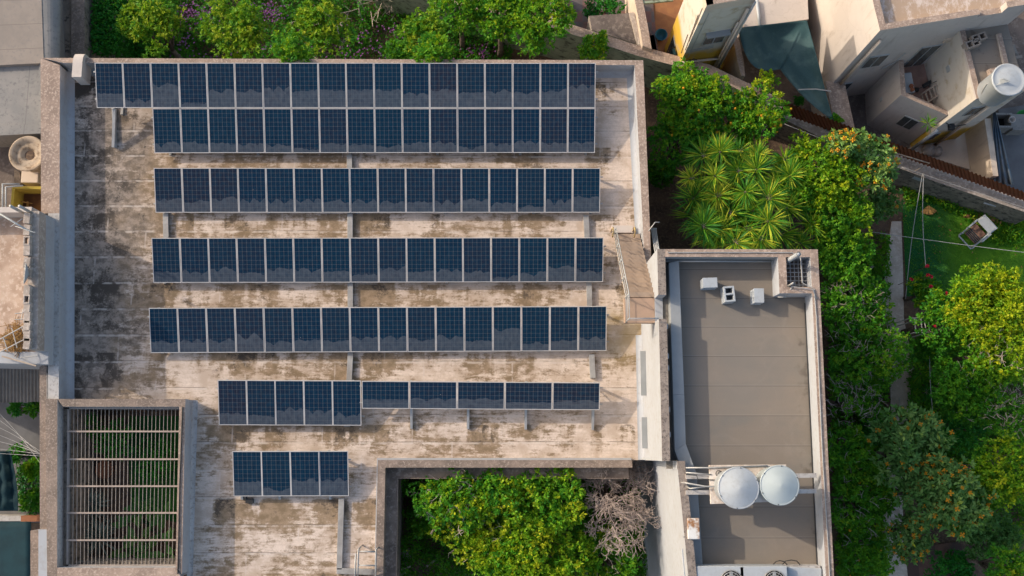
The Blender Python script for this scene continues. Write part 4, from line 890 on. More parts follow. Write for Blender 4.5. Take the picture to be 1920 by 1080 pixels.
# yellow house A
def facade_rect(p0, p1, u0, u1, z0, z1, off, th):
    # box on a wall plane from p0 to p1 (seen outside on its right hand side)
    a = Vector((p0[0], p0[1], 0)); d = Vector((p1[0]-p0[0], p1[1]-p0[1], 0)); Lw = d.length; d.normalize(); n = Vector((d.y, -d.x, 0))
    q = [a+d*(u0*Lw)+n*off, a+d*(u1*Lw)+n*off, a+d*(u1*Lw)+n*(off+th), a+d*(u0*Lw)+n*(off+th)]
    return MB().prism([(v.x, v.y) for v in q], z0, z1)
def window(parent, p0, p1, u0, u1, z0, z1, mat='alu', cols=2, name='window'):
    w = facade_rect(p0, p1, u0, u1, z0, z1, -.002, .04).build(name, M[mat], parent)
    e = (u1-u0); 
    for k in range(cols):
        facade_rect(p0, p1, u0+e*(k+.07)/cols, u0+e*(k+.93)/cols, z0+.06, z1-.06, .034, .012).build('pane', M['glass_dark'], w)
    return w
hA = thing('yellow_house', 'tall house with a yellow lower wall and a white upper storey behind the garden wall', 'house', (*P(1330, 40, 0)[:2], 0))
zA_ = 8.3
sw, se = XY(1325, 10, zA_), XY(1420, -6, zA_); nw_ = XY(1312, -75, zA_); ne_ = XY(1425, -90, zA_)
m = MB(); m.prism([sw, se, ne_, nw_], 0, zA_-.5, side=0, top=1); m.build('wall', [M['yellow'], M['house_roof']], hA)
for a, b in ((sw, se), (nw_, sw)):
    m = MB(); d = Vector((b[0]-a[0], b[1]-a[1])).normalized(); n = Vector((-d.y, d.x))*.25
    m.prism([a, b, (b[0]+n.x, b[1]+n.y), (a[0]+n.x, a[1]+n.y)], zA_-.5, zA_, side=0, top=1); m.build('parapet', [M['cream'], M['coping']], hA)
m = MB(); facade = lambda u, v: None
dW = Vector((nw_[0]-sw[0], nw_[1]-sw[1])).normalized(); nWv = Vector((-dW.y, dW.x))
window(hA, sw, se, .30, .75, 4.6, 5.5); facade_rect(sw, se, .28, .78, 5.62, 5.7, .0, .22).build('window_hood', M['grey_paint'], hA)
facade_rect(sw, se, .18, .5, 1.6, 2.1, -.003, .02).build('wall_sign', M['wood'], hA)
def vpipe(parent, p0, p1, u, z0, z1, r, mat='cream', off=.1, name='pipe'):
    a = Vector((p0[0], p0[1], 0)).lerp(Vector((p1[0], p1[1], 0)), u); d = Vector((p1[0]-p0[0], p1[1]-p0[1], 0)).normalized(); n = Vector((d.y, -d.x, 0)); q = a+n*off
    m = MB(); m.tube([(q.x, q.y, z0), (q.x, q.y, z1)], r, 10); return m.build(name, M[mat], parent, True)
vpipe(hA, sw, se, .90, .3, 7.6, .06); vpipe(hA, sw, se, .97, .3, 8.1, .05, 'galv'); vpipe(hA, sw, se, .84, 1.2, 6.5, .035)
m = MB(); a = Vector((sw[0], sw[1], 3.2)); b = Vector((se[0], se[1], 3.2)); d = (b-a).normalized(); n = Vector((d.y, -d.x, 0))*.08; m.tube([a+n, a.lerp(b, .82)+n+Vector((0, 0, -.25))], .05, 8); m.build('pipe', M['cream'], hA, True)
m = MB(); q = a.lerp(b, .16)+n; m.box((q.x, q.y, 3.05), (.2, .2, .18)); m.tube([q, q+Vector((.15, 0, .25)), q+Vector((.3, .02, .1))], .02, 5); m.build('lamp', M['wire'], hA)
m = MB(); n2 = Vector((d.y, -d.x, 0))*.02
for zc in (4.2, 4.05): m.tube([a.lerp(b, .02)+n2+Vector((0, 0, zc-3.2)), a.lerp(b, .6)+n2+Vector((0, 0, zc-3.1))], .012, 5)
m.tube([a.lerp(b, .12)+n2+Vector((0, 0, .3)), a.lerp(b, .12)+n2+Vector((0, 0, 4.4))], .012, 5); m.build('cable', M['alu'], hA)
# lower cream wing on its west side with a shadowed yard door
zL = 5.2
lA = XY(1272, -30, zL); lB = XY(1280, 28, zL)
# back door and window on the west wall
wA, wB = nw_, sw
window(hA, wA, wB, .78, .92, 1.4, 2.4, 'wood'); facade_rect(wA, wB, .74, .94, 2.5, 2.58, 0, .25).build('window_hood', M['grey_paint'], hA)
window(hA, wA, wB, .22, .5, .35, 2.6, 'alu', 3, 'door')
m = MB(); d = Vector((wB[0]-wA[0], wB[1]-wA[1], 0)).normalized(); n = Vector((d.y, -d.x, 0)); q = Vector((wA[0], wA[1], 0)).lerp(Vector((wB[0], wB[1], 0)), .66)+n*.12
m.box((q.x, q.y, 2.5), (.1, .25, .5), .2).box((q.x, q.y+.05, 1.9), (.08, .2, .5), .1); one(m, 'laundry', M['tarp'], 'dark blue cloth hanging on the west wall of the yellow house', 'laundry')
m = MB()
for u, z0, z1, v in ((.9, 5.0, 7.7, .97), (.86, 4.2, 7.0, .98), (.8, 3.4, 5.0, .86)):
    q = Vector((wA[0], wA[1], z1)).lerp(Vector((wB[0], wB[1], z0)), u)+n*.02; p = Vector((wA[0], wA[1], z0)).lerp(Vector((wB[0], wB[1], z0)), v)+n*.02; m.tube([(q.x, q.y, z1), (p.x, p.y, z0)], .014, 5)
m.build('cable', M['coping_dark'], hA)
m = MB(); q = P(1208, 0, 3.6); m.bar(P(1200, 6, 3.2), P(1262, 0, 3.2), .1, .1).bar(P(1206, 2, 3.2), P(1212, -20, 3.2), .08, .08).bar(P(1236, 3, 3.2), P(1244, -20, 3.2), .08, .08)
one(m, 'yard_canopy', M['green_wall'], 'pale green metal canopy frame at the top of the terracotta yard', 'canopy')
# right wing with plain wall (shaded) between the yellow house and the white house, plus stair wall
m = MB(); q = PL([(1416, -80), (1511, -80), (1516, 36), (1395, 52)], 2.9); m.prism(q, 0, 2.9); one(m, 'rear_extension', M['pinkish'], 'plain pale rear extension with a bare roof between the two houses', 'extension')
m = MB(); m.tube([P(1419, 0, 3.0), P(1425, 52, 3.0)], .07, 8); one(m, 'roof_pipe', M['plastic'], 'pale pipe lying on the plain roof above the shade net', 'pipe', smooth=True)
wall_px([(1368, 66), (1377, 84), (1383, 115), (1390, 142)], [(1378, 60), (1387, 80), (1394, 112), (1397, 143)], 2.6, [M['cream'], M['coping']], 'yard_wall', 'crumbling cream wall between the yellow house and the shade net')
m = MB(); c = P(1345, 118, 1.2); m.box((c[0], c[1], .8), (.5, .4, 1.0), -.3); one(m, 'gas_box', M['yellow'], 'small yellow cupboard at the foot of the yellow house', 'cupboard', bevel=.03)
# shade net: two taut facets meeting on a ridge, with gathered folds along the free lower edge
m = MB(); NK = 22
def net_tri(A, B, Cc, za, zb, zc, sag, fold, bul):
    def pt(i, j):
        u, v = i/NK, j/NK; w_ = 1-u-v
        px = A[0]*w_+B[0]*u+Cc[0]*v; py = A[1]*w_+B[1]*u+Cc[1]*v; z = za*w_+zb*u+zc*v-sag*27*max(0, u*v*w_)
        e = max(0, 1-u*2.2)                            # distance from the free edge A-Cc
        z += fold*e*math.sin((u*26+v*3))*math.sin(math.pi*min(1, max(0, v+u*.5)))
        k = math.sin(math.pi*v)*(1-u)**3 if fold else 0
        return P(px-bul*8*k, py+bul*20*k, z-.12*k)
    for i in range(NK):
        for j in range(NK-i):
            m.poly([pt(i, j), pt(i, j+1), pt(i+1, j)])
            if i+j < NK-1: m.poly([pt(i+1, j), pt(i, j+1), pt(i+1, j+1)])
net_tri((1383, 52), (1513, 38), (1462, 130), 3.4, 3.5, 2.75, .30, .14, 1.5)
net_tri((1462, 130), (1513, 38), (1564, 228), 2.75, 3.5, 2.9, .22, .10, .3)
o = one(m, 'shade_net', M['net'], 'big teal shade net stretched between the yellow house and the white house', 'shade net', smooth=True)
o.modifiers.new('weld', 'WELD').merge_threshold = .01; sd = o.modifiers.new('thick', 'SOLIDIFY'); sd.thickness = .01
m = MB(); m.tube([P(1497, 168, 3.0), P(1530, 167, 3.05), P(1558, 171, 3.1)], .025, 6); one(m, 'net_rope', M['wire_pale'], 'pale rope stretched across the lower corner of the shade net', 'rope')

# white house B: tower, balcony block and lower east block
hB = thing('white_house', 'large pale house with a flaking brown roof, a sunken balcony and a lower grey roof', 'house', (*P(1720, 130, 0)[:2], 0))
zT, zC, zD, zF = 7.7, 4.0, 6.3, 3.05
tsw = Vector(XY(1650, 57, zT)); tse = Vector(XY(1930, 12, zT)); tnw = Vector(XY(1634, -70, zT)); tne = tse+(tnw-tsw)
dE = (tse-tsw).normalized(); dN = Vector((-dE.y, dE.x))
m = MB(); m.prism([tuple(tsw), tuple(tse), tuple(tse+dN*5), tuple(tsw+dN*5)], 0, zT-.35, side=0, top=1); m.build('wall', [M['pinkish'], M['house_roof']], hB)
def strip(a, b, th, z0, z1, mats, name='parapet'):
    d = (b-a).normalized(); n = Vector((-d.y, d.x))*th
    m = MB(); m.prism([tuple(a), tuple(b), tuple(b+n), tuple(a+n)], z0, z1, side=0, top=1); return m.build(name, mats, hB)
pc = [M['pinkish'], M['coping']]
strip(tsw, tsw+dE*3.7, .22, zT-.35, zT, pc); strip(tsw+dE*3.7, tsw+dE*4.6, .22, zT-.35, zT-.2, pc); strip(tsw+dE*4.6, tse, .22, zT-.35, zT+.25, pc)
strip(tsw+dN*5, tsw+dN*.22, .25, zT-.35, zT, pc)
m = MB(); q = tsw+dE*5.6+dN*.9; m.prism([tuple(q), tuple(q+dE*.7), tuple(q+dE*.7+dN*2), tuple(q+dN*2)], zT-.34, zT-.1); m.build('roof_slab', M['white_dirty'], hB)
# balcony block
csw = Vector(XY(1689, 178, zC)); cse = Vector(XY(1776, 216, zC))
dnC = Vector((cse-csw)).normalized()
m = MB()
# find where its west wall meets the tower
cnw = Vector(XY(1683, 108, zC))
tfoot = tsw+dE*((cnw-tsw).dot(dE))
cnw2 = tfoot-dN*.0
cne2 = tsw+dE*((Vector(XY(1806, 82, zD))-tsw).dot(dE))
m.prism([tuple(csw), tuple(cse), tuple(cne2), tuple(cnw2)], 0, zF, side=0, top=1); m.build('balcony_block', [M['pinkish'], M['tiles_pink']], hB)
def strip2(a, b, th, z0, z1, mats, name='balcony_parapet'): return strip(a, b, th, z0, z1, mats, name)
strip(csw, cse, .18, zF, zC, pc, 'balcony_parapet'); strip(cnw2, csw, .2, zF, zC+.02, pc, 'balcony_parapet')
# lower east block
dsw = Vector(XY(1831, 185, zD)); dnw = cne2; dse = Vector(XY(1925, 168, zD)); dne = tsw+dE*((dse-tsw).dot(dE))
m = MB(); m.prism([tuple(dsw), tuple(dse), tuple(dne), tuple(dnw)], 0, zD-.12, side=0, top=1); m.build('east_block', [M['yellow_low'], M['membrane']], hB)
strip(dnw, dsw, .2, zD-.12, zD, pc, 'roof_kerb'); strip(dsw, dse, .16, zD-.12, zD-.02, pc, 'roof_kerb')
dd2 = dne+(dnw-dne)*.42; 
strip(Vector(XY(1896, 140, zD)), Vector(XY(1878, 62, zD)), .17, zD-.12, zD, pc, 'roof_kerb')
# low wall west of the balcony, wide top
m = MB(); m.prism(PL([(1548, 152), (1584, 155), (1606, 256), (1566, 232)], 2.5), 0, 2.5, side=0, top=1); m.build('low_wall', pc, hB)
# windows, doors and pipes on the south face of the tower and the balcony
tS = (tuple(tsw), tuple(tse))
Lt = (tse-tsw).length
def ux(px, py, zz): return (Vector(XY(px, py, zz))-tsw).dot(dE)/Lt
window(hB, *tS, .115, .255, 3.85, 5.0)
window(hB, *tS, .06, .17, .9, 2.2, name='back_door')
vpipe(hB, *tS, .055, 2.4, 6.9, .06, 'cream'); 
window(hB, *tS, .475, .62, zF+.05, zF+2.1, name='balcony_door')
facade_rect(*tS, .60, .66, zF+2.35, zF+2.6, -.002, .06).build('wall_stain_plate', M['cream'], hB)
m = MB(); a = tsw+dE*(Lt*.30)-dN*.05; m.tube([(a.x, a.y, zF+.4), (a.x+.3, a.y+.03, zF+1.0), (a.x+.35, a.y+.04, zF+1.9)], .02, 6); m.build('wall_pipe', M['alu'], hB)
window(hB, tuple(csw), tuple(cse), .40, .72, 1.55, 2.6)
dS = (tuple(dsw), tuple(dse)); window(hB, *dS, .06, .26, 1.2, 2.1); window(hB, *dS, .22, .5, 4.2, 5.1)
vpipe(hB, *dS, .5, .3, 6.0, .07, 'cream'); vpipe(hB, *dS, -.02, .3, 2.9, .07, 'plastic')
m = MB(); q = dsw.lerp(dse, .24)+Vector((.02, -.12)); m.box((q.x, q.y, 3.1), (.2, .22, .22)); m.tube([(q.x-.4, q.y+.05, 3.5), (q.x, q.y, 3.15), (q.x+.5, q.y+.05, 3.3)], .02, 5); m.build('lamp', M['wire'], hB)
for (px, py, zz, nm_) in ((1646, 197, 1.9, 0), (1791, 113, 4.6, 1)):
    c = P(px, py, zz)
# ventilation grilles
cW = (tuple(cnw2), tuple(csw)); facade_rect(*cW, .58, .68, 1.9, 2.15, -.001, .03).build('vent', M['alu'], hB)
dW_ = (tuple(dnw), tuple(dsw)); facade_rect(*dW_, .30, .39, 4.7, 4.95, -.001, .03).build('vent', M['alu'], hB)
# things on the balcony and the lower roof
ac = thing('air_conditioner', 'white air conditioner box with two small pots on the sunken balcony', 'air conditioner', P(1703, 158, zF))
c = P(1702, 156, zF+.55); m = MB(); m.box((c[0], c[1], zF+.32), (.42, .85, .6), .12); m.build('casing', M['plastic'], ac, bevel=.04)
m = MB(); m.box((c[0]-.215, c[1]+.02, zF+.32), (.02, .6, .45), .12); m.build('grille', M['dark'], ac)
for k, (dx, dy) in enumerate(((.06, -.18), (.09, -.33))):
    m = MB(); m.lathe((c[0]+dx, c[1]+dy, zF+.64), [(.06, 0), (.085, .12), (.07, .12), (.05, .04), (0, .04)], 16); one(m, 'plant_pot', M['terracotta'], 'small terracotta pot on the balcony air conditioner, %s one' % ('upper' if k == 0 else 'lower'), 'pot', smooth=True)
m = MB(); A0, A1 = Vector(P(1727, 188, zF)), Vector(P(1793, 146, 4.3)); wv = Vector((-.1, .42, 0))
for s_ in (-.5, .5): m.bar(A0+wv*s_, A1+wv*s_, .06, .035)
for k in range(9): t = (k+.5)/9; q = A0.lerp(A1, t); m.bar(q-wv*.5, q+wv*.5, .06, .03)
one(m, 'wooden_ladder', M['wood'], 'pale wooden ladder leaning across the sunken balcony', 'ladder')
m = MB(); q = P(1722, 172, zF); m.bar(P(1708, 172, zF+.3), P(1762, 150, zF+.7), .025, .025).box((P(1736, 160, zF)[0], P(1736, 160, zF)[1], zF+.15), (.35, .15, .2), .5).box((P(1715, 170, zF)[0], P(1715, 170, zF)[1], zF+.1), (.2, .15, .15))
one(m, 'mop', M['wire'], 'dark mop and rags lying on the balcony floor', 'mop')
for k, (px, py) in enumerate(((1826, 80), (1838, 68))):
    c = P(px, py, zD+.25); m = MB(); L_ = .56; rz = .35; R = Matrix.Rotation(rz, 3, 'Z')
    for x0, x1, y0, y1 in ((-.28, .28, -.14, -.09), (-.28, .28, .09, .14), (-.28, -.22, -.09, .09), (-.03, .03, -.09, .09), (.22, .28, -.09, .09)):
        q = [R@Vector((x, y, 0)) for x, y in ((x0, y0), (x1, y0), (x1, y1), (x0, y1))]; m.prism([(c[0]+v.x, c[1]+v.y) for v in q], zD-.11+k*.0, zD+.2)
    one(m, 'hollow_block', M['felt'], 'grey hollow block on the lower roof against the tower, %s one' % ('lower' if k == 0 else 'upper'), 'concrete block', 'grey blocks on the lower roof')
wt = thing('water_tank', 'white round water tank on the corner of the lower grey roof, top right', 'water tank', (*P(1880, 160, zD)[:2], zD-.1))
c = P(1893, 148, zD+1.35); m = MB(); m.lathe((c[0], c[1], zD-.1), [(.52, 0), (.54, .05), (.56, 1.3), (.6, 1.33), (.61, 1.38), (.58, 1.42), (.54, 1.39), (.4, 1.42), (0, 1.46)], 40); m.build('body', M['plastic'], wt, True)
m = MB(); m.tube([P(1863, 156, zD+1.0), P(1850, 158, zD+.8), P(1843, 168, zD+.5), P(1840, 182, zD+.1)], .03, 7); m.tube([P(1842, 176, zD+.05), P(1858, 178, zD+.05), P(1880, 173, zD+.05)], .03, 7); m.build('inlet_pipe', M['galv'], wt, True)
m = MB(); 
for t in range(7): m.tube([P(1858+t*1.2, 155+t, zD+1.0+.05*t), P(1882+2*t, 147+t*.8, zD+1.5)], .012, 4)
m.build('wire_bundle', M['alu'], wt)
m = MB(); c = P(1868, 138, zD+.1); m.box((c[0], c[1], zD+.02), (.45, .45, .25), .2).box((P(1862, 152, zD)[0], P(1862, 152, zD)[1], zD+.1), (.25, .4, .4), .2)
one(m, 'stone_blocks', M['coping'], 'rough stone blocks at the foot of the corner water tank', 'blocks')
# east yard: wall, tarp, sink, basin
wall_px([(1846, 222), (1862, 330)], [(1858, 222), (1872, 330)], 2.2, [M['cream'], M['cream']], 'yard_wall', 'low cream wall between the pale yard and the hanging blue sheet')
m = MB(); m.prism(PL([(1700, 280), (1850, 205), (1864, 332), (1800, 312)], .4), .26, .4); o = m.build('pale_yard_floor', mottled('pale_yard_floor', (.60, .50, .40), (.5, .41, .33), 1, 6, .9)); tag(o, kind='structure')
m = MB()
for i in range(10):
    f = lambda i, j: P(1861+i*.6+(3.4*i)*(j/6), 208+138*j/6, 2.3+.16*math.sin(i*2.2)-1.1*j/6*.5)
    for j in range(6): m.poly([f(i, j), f(i, j+1), f(i+1, j+1), f(i+1, j)])
o = one(m, 'hanging_sheet', mottled('faded_blue_sheet', (.09, .14, .19), (.2, .22, .23), 2, 6, .8), 'faded blue plastic sheet hanging in folds along the cream yard wall', 'sheet', smooth=True); o.modifiers.new('weld', 'WELD').merge_threshold = .004; sd = o.modifiers.new('thick', 'SOLIDIFY'); sd.thickness = .01
m = MB(); m.prism(PL([(1872, 205), (1960, 190), (1960, 420), (1880, 340)], .36), .26, .36); o = m.build('grey_yard_floor', M['yard']); tag(o, kind='structure')
m = MB(); c = P(1880, 226, 1.1); sk = thing('outdoor_sink', 'grey concrete outdoor sink in the yard right of the blue sheet', 'sink', (c[0], c[1], .36))
for dx, dy, a, b in ((0, .28, .8, .08), (0, -.28, .8, .08), (-.36, 0, .08, .48), (.36, 0, .08, .48)): m.box((c[0]+dx, c[1]+dy, .75), (a, b, .8))
m.build('basin', M['felt_grey'], sk); m = MB(); m.box((c[0], c[1], .55), (.62, .46, .1)); m.build('basin_floor', M['dark'], sk)
m = MB(); m.box((c[0]+.75, c[1]-.05, .7), (.65, .7, .7)); m.build('worktop', M['felt_grey'], sk)
m = MB(); c = P(1898, 224, 1.25); m.lathe((c[0], c[1], 1.06), [(.1, 0), (.14, .22), (.12, .22), (.08, .03), (0, .03)], 18); one(m, 'washing_pot', M['pinkish'], 'pale pink pot standing on the concrete sink worktop', 'pot', smooth=True)
m = MB(); c = P(1921, 220, .7); m.lathe((c[0], c[1], .36), [(.25, 0), (.33, .3), (.35, .3), (.3, .25), (.23, .03), (0, .03)], 28); one(m, 'green_basin', mottled('green_plastic', (.03, .25, .05), (.02, .2, .04), 2, 3, .5), 'bright green plastic basin at the right edge of the picture', 'basin', smooth=True)
m = MB(); c = P(1893, 66, 2.5); m.tube([(c[0], c[1], .3), (c[0], c[1], 2.2)], .03, 6); m.lathe((c[0], c[1], 1.5), [(.5, 0), (.42, .35), (.2, .75), (.03, .95), (0, .95)], 8); one(m, 'folded_umbrella', M['blue'], 'blue garden umbrella standing behind the lower roof, top right', 'umbrella')
m = MB(); c = P(1905, 100, .9); m.bar(P(1898, 84, 1.0), P(1908, 108, .6), .12, .1).bar(P(1890, 110, .8), P(1916, 106, .8), .12, .08); one(m, 'planks', M['felt'], 'grey planks lying in the corner yard behind the lower roof', 'planks')
for k, (px, py, r) in enumerate(((1741, 282, .3), (1755, 284, .25))):
    m = MB(); c = P(px, py, .5); m.lathe((c[0], c[1], .3), [(r*.8, 0), (r, .25), (r*.7, .45), (0, .5)], 14); one(m, 'stone_boulder', M['plaster'], 'rounded %s stone at the foot of the white house' % ('pale' if k == 0 else 'smaller pinkish'), 'stone', smooth=True)

# ------------------------------------------------------------------ gardens: path, lawn, plants
m = MB(); zp = .02
pl_ = [(1672, 415), (1660, 500), (1655, 600), (1668, 680), (1672, 800), (1658, 900), (1655, 1000), (1664, 1100)]; pr_ = [(1690, 415), (1693, 500), (1695, 600), (1712, 680), (1706, 800), (1692, 900), (1694, 1000), (1704, 1100)]
for i in range(len(pl_)-1): m.prism(PL([pl_[i], pr_[i], pr_[i+1], pl_[i+1]], zp+.05), -.05, zp+.05)
tag(m.build('garden_path', M['path']), kind='structure')
m = MB(); q = PL([(1692, 385), (1735, 350), (1800, 372), (1960, 432), (1960, 640), (1700, 560)], .03); m.poly([(x, y, .03) for x, y in q][::-1]); 
lw_ = m.build('lawn', M['lawn']); tag(lw_, kind='structure')
m = MB(); q = PL([(1690, 1030), (1800, 1015), (1830, 1110), (1680, 1110)], .04); m.poly([(x, y, .04) for x, y in q][::-1]); tag(m.build('patio', M['tiles_brown']), kind='structure')

def leaf_mesh(name, mat, base, dirs, ln, wd, tint, parent=None, droop=.15, loc=None):
    # vectorised diamond leaves: base point, tip direction, length, width, tint
    n = len(base); up = np.array([0, 0, 1.0]); side = np.cross(dirs, up+RNG.normal(0, .45, (n, 3))); side /= np.linalg.norm(side, axis=1)[:, None]+1e-6
    ln = np.broadcast_to(np.asarray(ln), (n,))[:, None]; wd = np.broadcast_to(np.asarray(wd), (n,))[:, None]
    mid = base+dirs*ln*.5; nrm = np.cross(side, dirs)
    v = np.empty((n, 4, 3)); v[:, 0] = base; v[:, 1] = mid+side*wd*.5+nrm*wd*.15; v[:, 2] = base+dirs*ln-up*(ln*droop); v[:, 3] = mid-side*wd*.5+nrm*wd*.15
    o_ = np.array(loc if loc is not None else (WLOC.get(parent.name, (0, 0, 0)) if parent else (0, 0, 0)))
    v = (v-o_).reshape(-1, 3)
    me = bpy.data.meshes.new(name); me.vertices.add(4*n); me.vertices.foreach_set('co', v.astype(np.float32).ravel())
    me.loops.add(4*n); me.loops.foreach_set('vertex_index', np.arange(4*n, dtype=np.int32))
    me.polygons.add(n); me.polygons.foreach_set('loop_start', np.arange(0, 4*n, 4, dtype=np.int32)); me.polygons.foreach_set('loop_total', np.full(n, 4, dtype=np.int32))
    at = me.attributes.new('tint', 'FLOAT', 'FACE'); at.data.foreach_set('value', np.clip(tint, 0, 1).astype(np.float32))
    me.update(calc_edges=True); me.materials.append(mat)
    o = bpy.data.objects.new(name, me); C.collection.objects.link(o)
    if parent: o.parent = parent
    if loc is not None: o.location = loc
    WLOC[o.name] = tuple(o_); return o
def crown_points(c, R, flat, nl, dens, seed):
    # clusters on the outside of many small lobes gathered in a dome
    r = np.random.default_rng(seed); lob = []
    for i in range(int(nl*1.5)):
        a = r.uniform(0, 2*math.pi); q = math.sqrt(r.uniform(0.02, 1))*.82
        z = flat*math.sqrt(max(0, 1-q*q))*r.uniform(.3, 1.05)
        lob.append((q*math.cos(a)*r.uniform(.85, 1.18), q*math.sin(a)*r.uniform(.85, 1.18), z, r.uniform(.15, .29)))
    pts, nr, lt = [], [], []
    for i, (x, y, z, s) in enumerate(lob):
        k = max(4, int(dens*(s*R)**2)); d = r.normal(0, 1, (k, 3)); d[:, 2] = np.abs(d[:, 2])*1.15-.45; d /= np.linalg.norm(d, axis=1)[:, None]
        p = np.array([x, y, z])*R+d*(s*R)*r.uniform(.70, 1.06, (k, 1)); pts.append(p+np.array(c)); nr.append(d); lt.append(np.full(k, r.normal(0, .13))+.20*(d[:, 2]-.25))  # tint rises to lobe tops: sunlit clumps and young growth, in the colour
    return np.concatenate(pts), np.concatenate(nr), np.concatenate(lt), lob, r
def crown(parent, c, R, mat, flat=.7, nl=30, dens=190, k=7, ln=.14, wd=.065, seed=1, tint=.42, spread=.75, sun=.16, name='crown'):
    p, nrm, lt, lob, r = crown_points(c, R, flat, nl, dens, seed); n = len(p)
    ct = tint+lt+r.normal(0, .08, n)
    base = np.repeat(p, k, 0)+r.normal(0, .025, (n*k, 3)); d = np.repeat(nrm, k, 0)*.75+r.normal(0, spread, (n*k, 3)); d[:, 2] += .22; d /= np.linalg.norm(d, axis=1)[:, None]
    t = np.repeat(ct, k)+r.normal(0, .08, n*k)+sun*(np.repeat((p[:, 2]-c[2])/(R*flat+.3), k)-.55)  # sun term paints leaves higher in the crown as more sunlit
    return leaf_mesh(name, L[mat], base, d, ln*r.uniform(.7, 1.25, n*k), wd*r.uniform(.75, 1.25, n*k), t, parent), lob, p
def limb_mesh(c, R, lob, base, seed, r0=.13):
    r = np.random.default_rng(seed+50); m = MB(); b = Vector(base); fork = b.lerp(Vector(c), .55)+Vector((r.normal(0, .08), r.normal(0, .08), 0))
    m.tube([b, b.lerp(fork, .5)+Vector((r.normal(0, .05), r.normal(0, .05), 0)), fork], [r0*1.25, r0, r0*.8], 8)
    for x, y, z, s in lob[:9]:
        e = Vector(c)+Vector((x, y, z))*R*.86; md = fork.lerp(e, .5)+Vector((r.normal(0, .1), r.normal(0, .1), -.1)); m.tube([fork, md, e], [r0*.6, r0*.35, r0*.12], 5)
    return m
def twigs(c, R, n, seed, ln=.5, flat=.7, rad=.012, low=.9):
    r = np.random.default_rng(seed+9); m = MB()
    for i in range(n):
        a = r.uniform(0, 6.283); q = math.sqrt(r.uniform(0, 1))*.92; z = flat*math.sqrt(max(0, 1-q*q))*low
        p = Vector(c)+Vector((q*math.cos(a), q*math.sin(a), z))*R; d = Vector((r.normal(0, 1), r.normal(0, 1), r.uniform(.0, .6))).normalized()
        pts = [p]; 
        for s in range(3): d = (d+Vector((r.normal(0, .4), r.normal(0, .4), r.normal(0, .2)))).normalized(); pts.append(pts[-1]+d*ln*r.uniform(.25, .45))
        m.tube(pts, [rad, rad*.8, rad*.6, rad*.4], 3)
        for s in (1, 2): m.tube([pts[s], pts[s]+(d+Vector((r.normal(0, .8), r.normal(0, .8), r.normal(0, .3)))).normalized()*ln*.4], [rad*.6, rad*.35], 3)
    return m
FRUIT = {}
def fruit_mesh(kind):
    if kind not in FRUIT:
        m = MB(); rr = .055 if kind == 'orange' else .03
        blobs = [(0, 0, 0)] if kind == 'orange' else [(0, 0, 0), (.05, .02, .01), (-.03, .05, .0), (.01, -.055, .01), (-.05, -.02, -.01)]
        for b in blobs:
            m.lathe(b, [(rr*math.sin(t), -rr*math.cos(t)) for t in [math.pi*i/6 for i in range(7)]], 8)
        me = bpy.data.meshes.new('fruit'); me.from_pydata(m.v, [], m.f); me.materials.append(M[kind]); me.polygons.foreach_set('use_smooth', [True]*len(me.polygons)); FRUIT[kind] = me
    return FRUIT[kind]
def fruits(parent, pts, c, R, kind, n, seed, side=None):
    r = np.random.default_rng(seed+77); w_ = WLOC[parent.name]; top = pts[pts[:, 2] > c[2]+.15*R]
    if side is not None: top = top[(top-np.array(c))@np.array(side) > 0.05*R]
    for i in range(n):
        p = top[r.integers(len(top))]; d = (p-np.array(c)); p = p+d/np.linalg.norm(d)*.09
        o = bpy.data.objects.new('fruit' if kind == 'orange' else 'fruit_cluster', fruit_mesh(kind)); C.collection.objects.link(o); o.parent = parent; o.location = [p[q]-w_[q] for q in range(3)]; o.rotation_euler = (0, 0, r.uniform(0, 6)); s = r.uniform(.8, 1.25); o.scale = (s, s, s)
def tree(px, py, Rpx, ztop, mat, label, name='garden_tree', cat='tree', flat=.75, fruit=None, nfr=0, tw=0, seed=None, group=None, side=None, z0=0, **kw):
    seed = seed or int(px*7+py); R = Rpx*(HC-ztop)/F; zc = ztop-R*flat*1.1; zc = max(zc, z0+.3)
    c = P(px, py, zc+R*flat*.6); c = (c[0], c[1], zc)
    t = thing(name, label, cat, (c[0], c[1], z0), group)
    o, lob, pts = crown(t, c, R, mat, flat=flat, seed=seed, **kw)
    limb_mesh(c, R, lob, (c[0], c[1], z0), seed, r0=.05+.05*R).build('trunk', M['bark'], t, True)
    if tw: twigs(c, R, tw, seed, flat=flat, ln=.3+.12*R).build('bare_twigs', M['twig'], t)['kind'] = 'stuff'
    if fruit: fruits(t, pts, c, R, fruit, nfr, seed, side)
    return t
GN = 'citrus trees in the flower garden'
# --- north flower garden
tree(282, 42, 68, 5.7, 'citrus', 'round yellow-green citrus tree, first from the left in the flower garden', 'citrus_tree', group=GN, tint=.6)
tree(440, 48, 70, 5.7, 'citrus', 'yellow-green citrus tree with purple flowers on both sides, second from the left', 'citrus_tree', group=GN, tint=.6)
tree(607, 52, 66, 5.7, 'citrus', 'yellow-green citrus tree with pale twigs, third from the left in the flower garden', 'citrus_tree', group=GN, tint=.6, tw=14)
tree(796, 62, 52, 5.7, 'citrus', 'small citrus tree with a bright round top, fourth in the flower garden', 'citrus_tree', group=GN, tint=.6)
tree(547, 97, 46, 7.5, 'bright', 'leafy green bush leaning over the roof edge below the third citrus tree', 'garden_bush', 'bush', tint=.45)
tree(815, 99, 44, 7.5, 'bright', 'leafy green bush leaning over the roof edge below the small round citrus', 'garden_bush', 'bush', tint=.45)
tree(750, 97, 32, 3.6, 'green', 'low green bush between two citrus trees by the roof edge', 'garden_bush', 'bush')
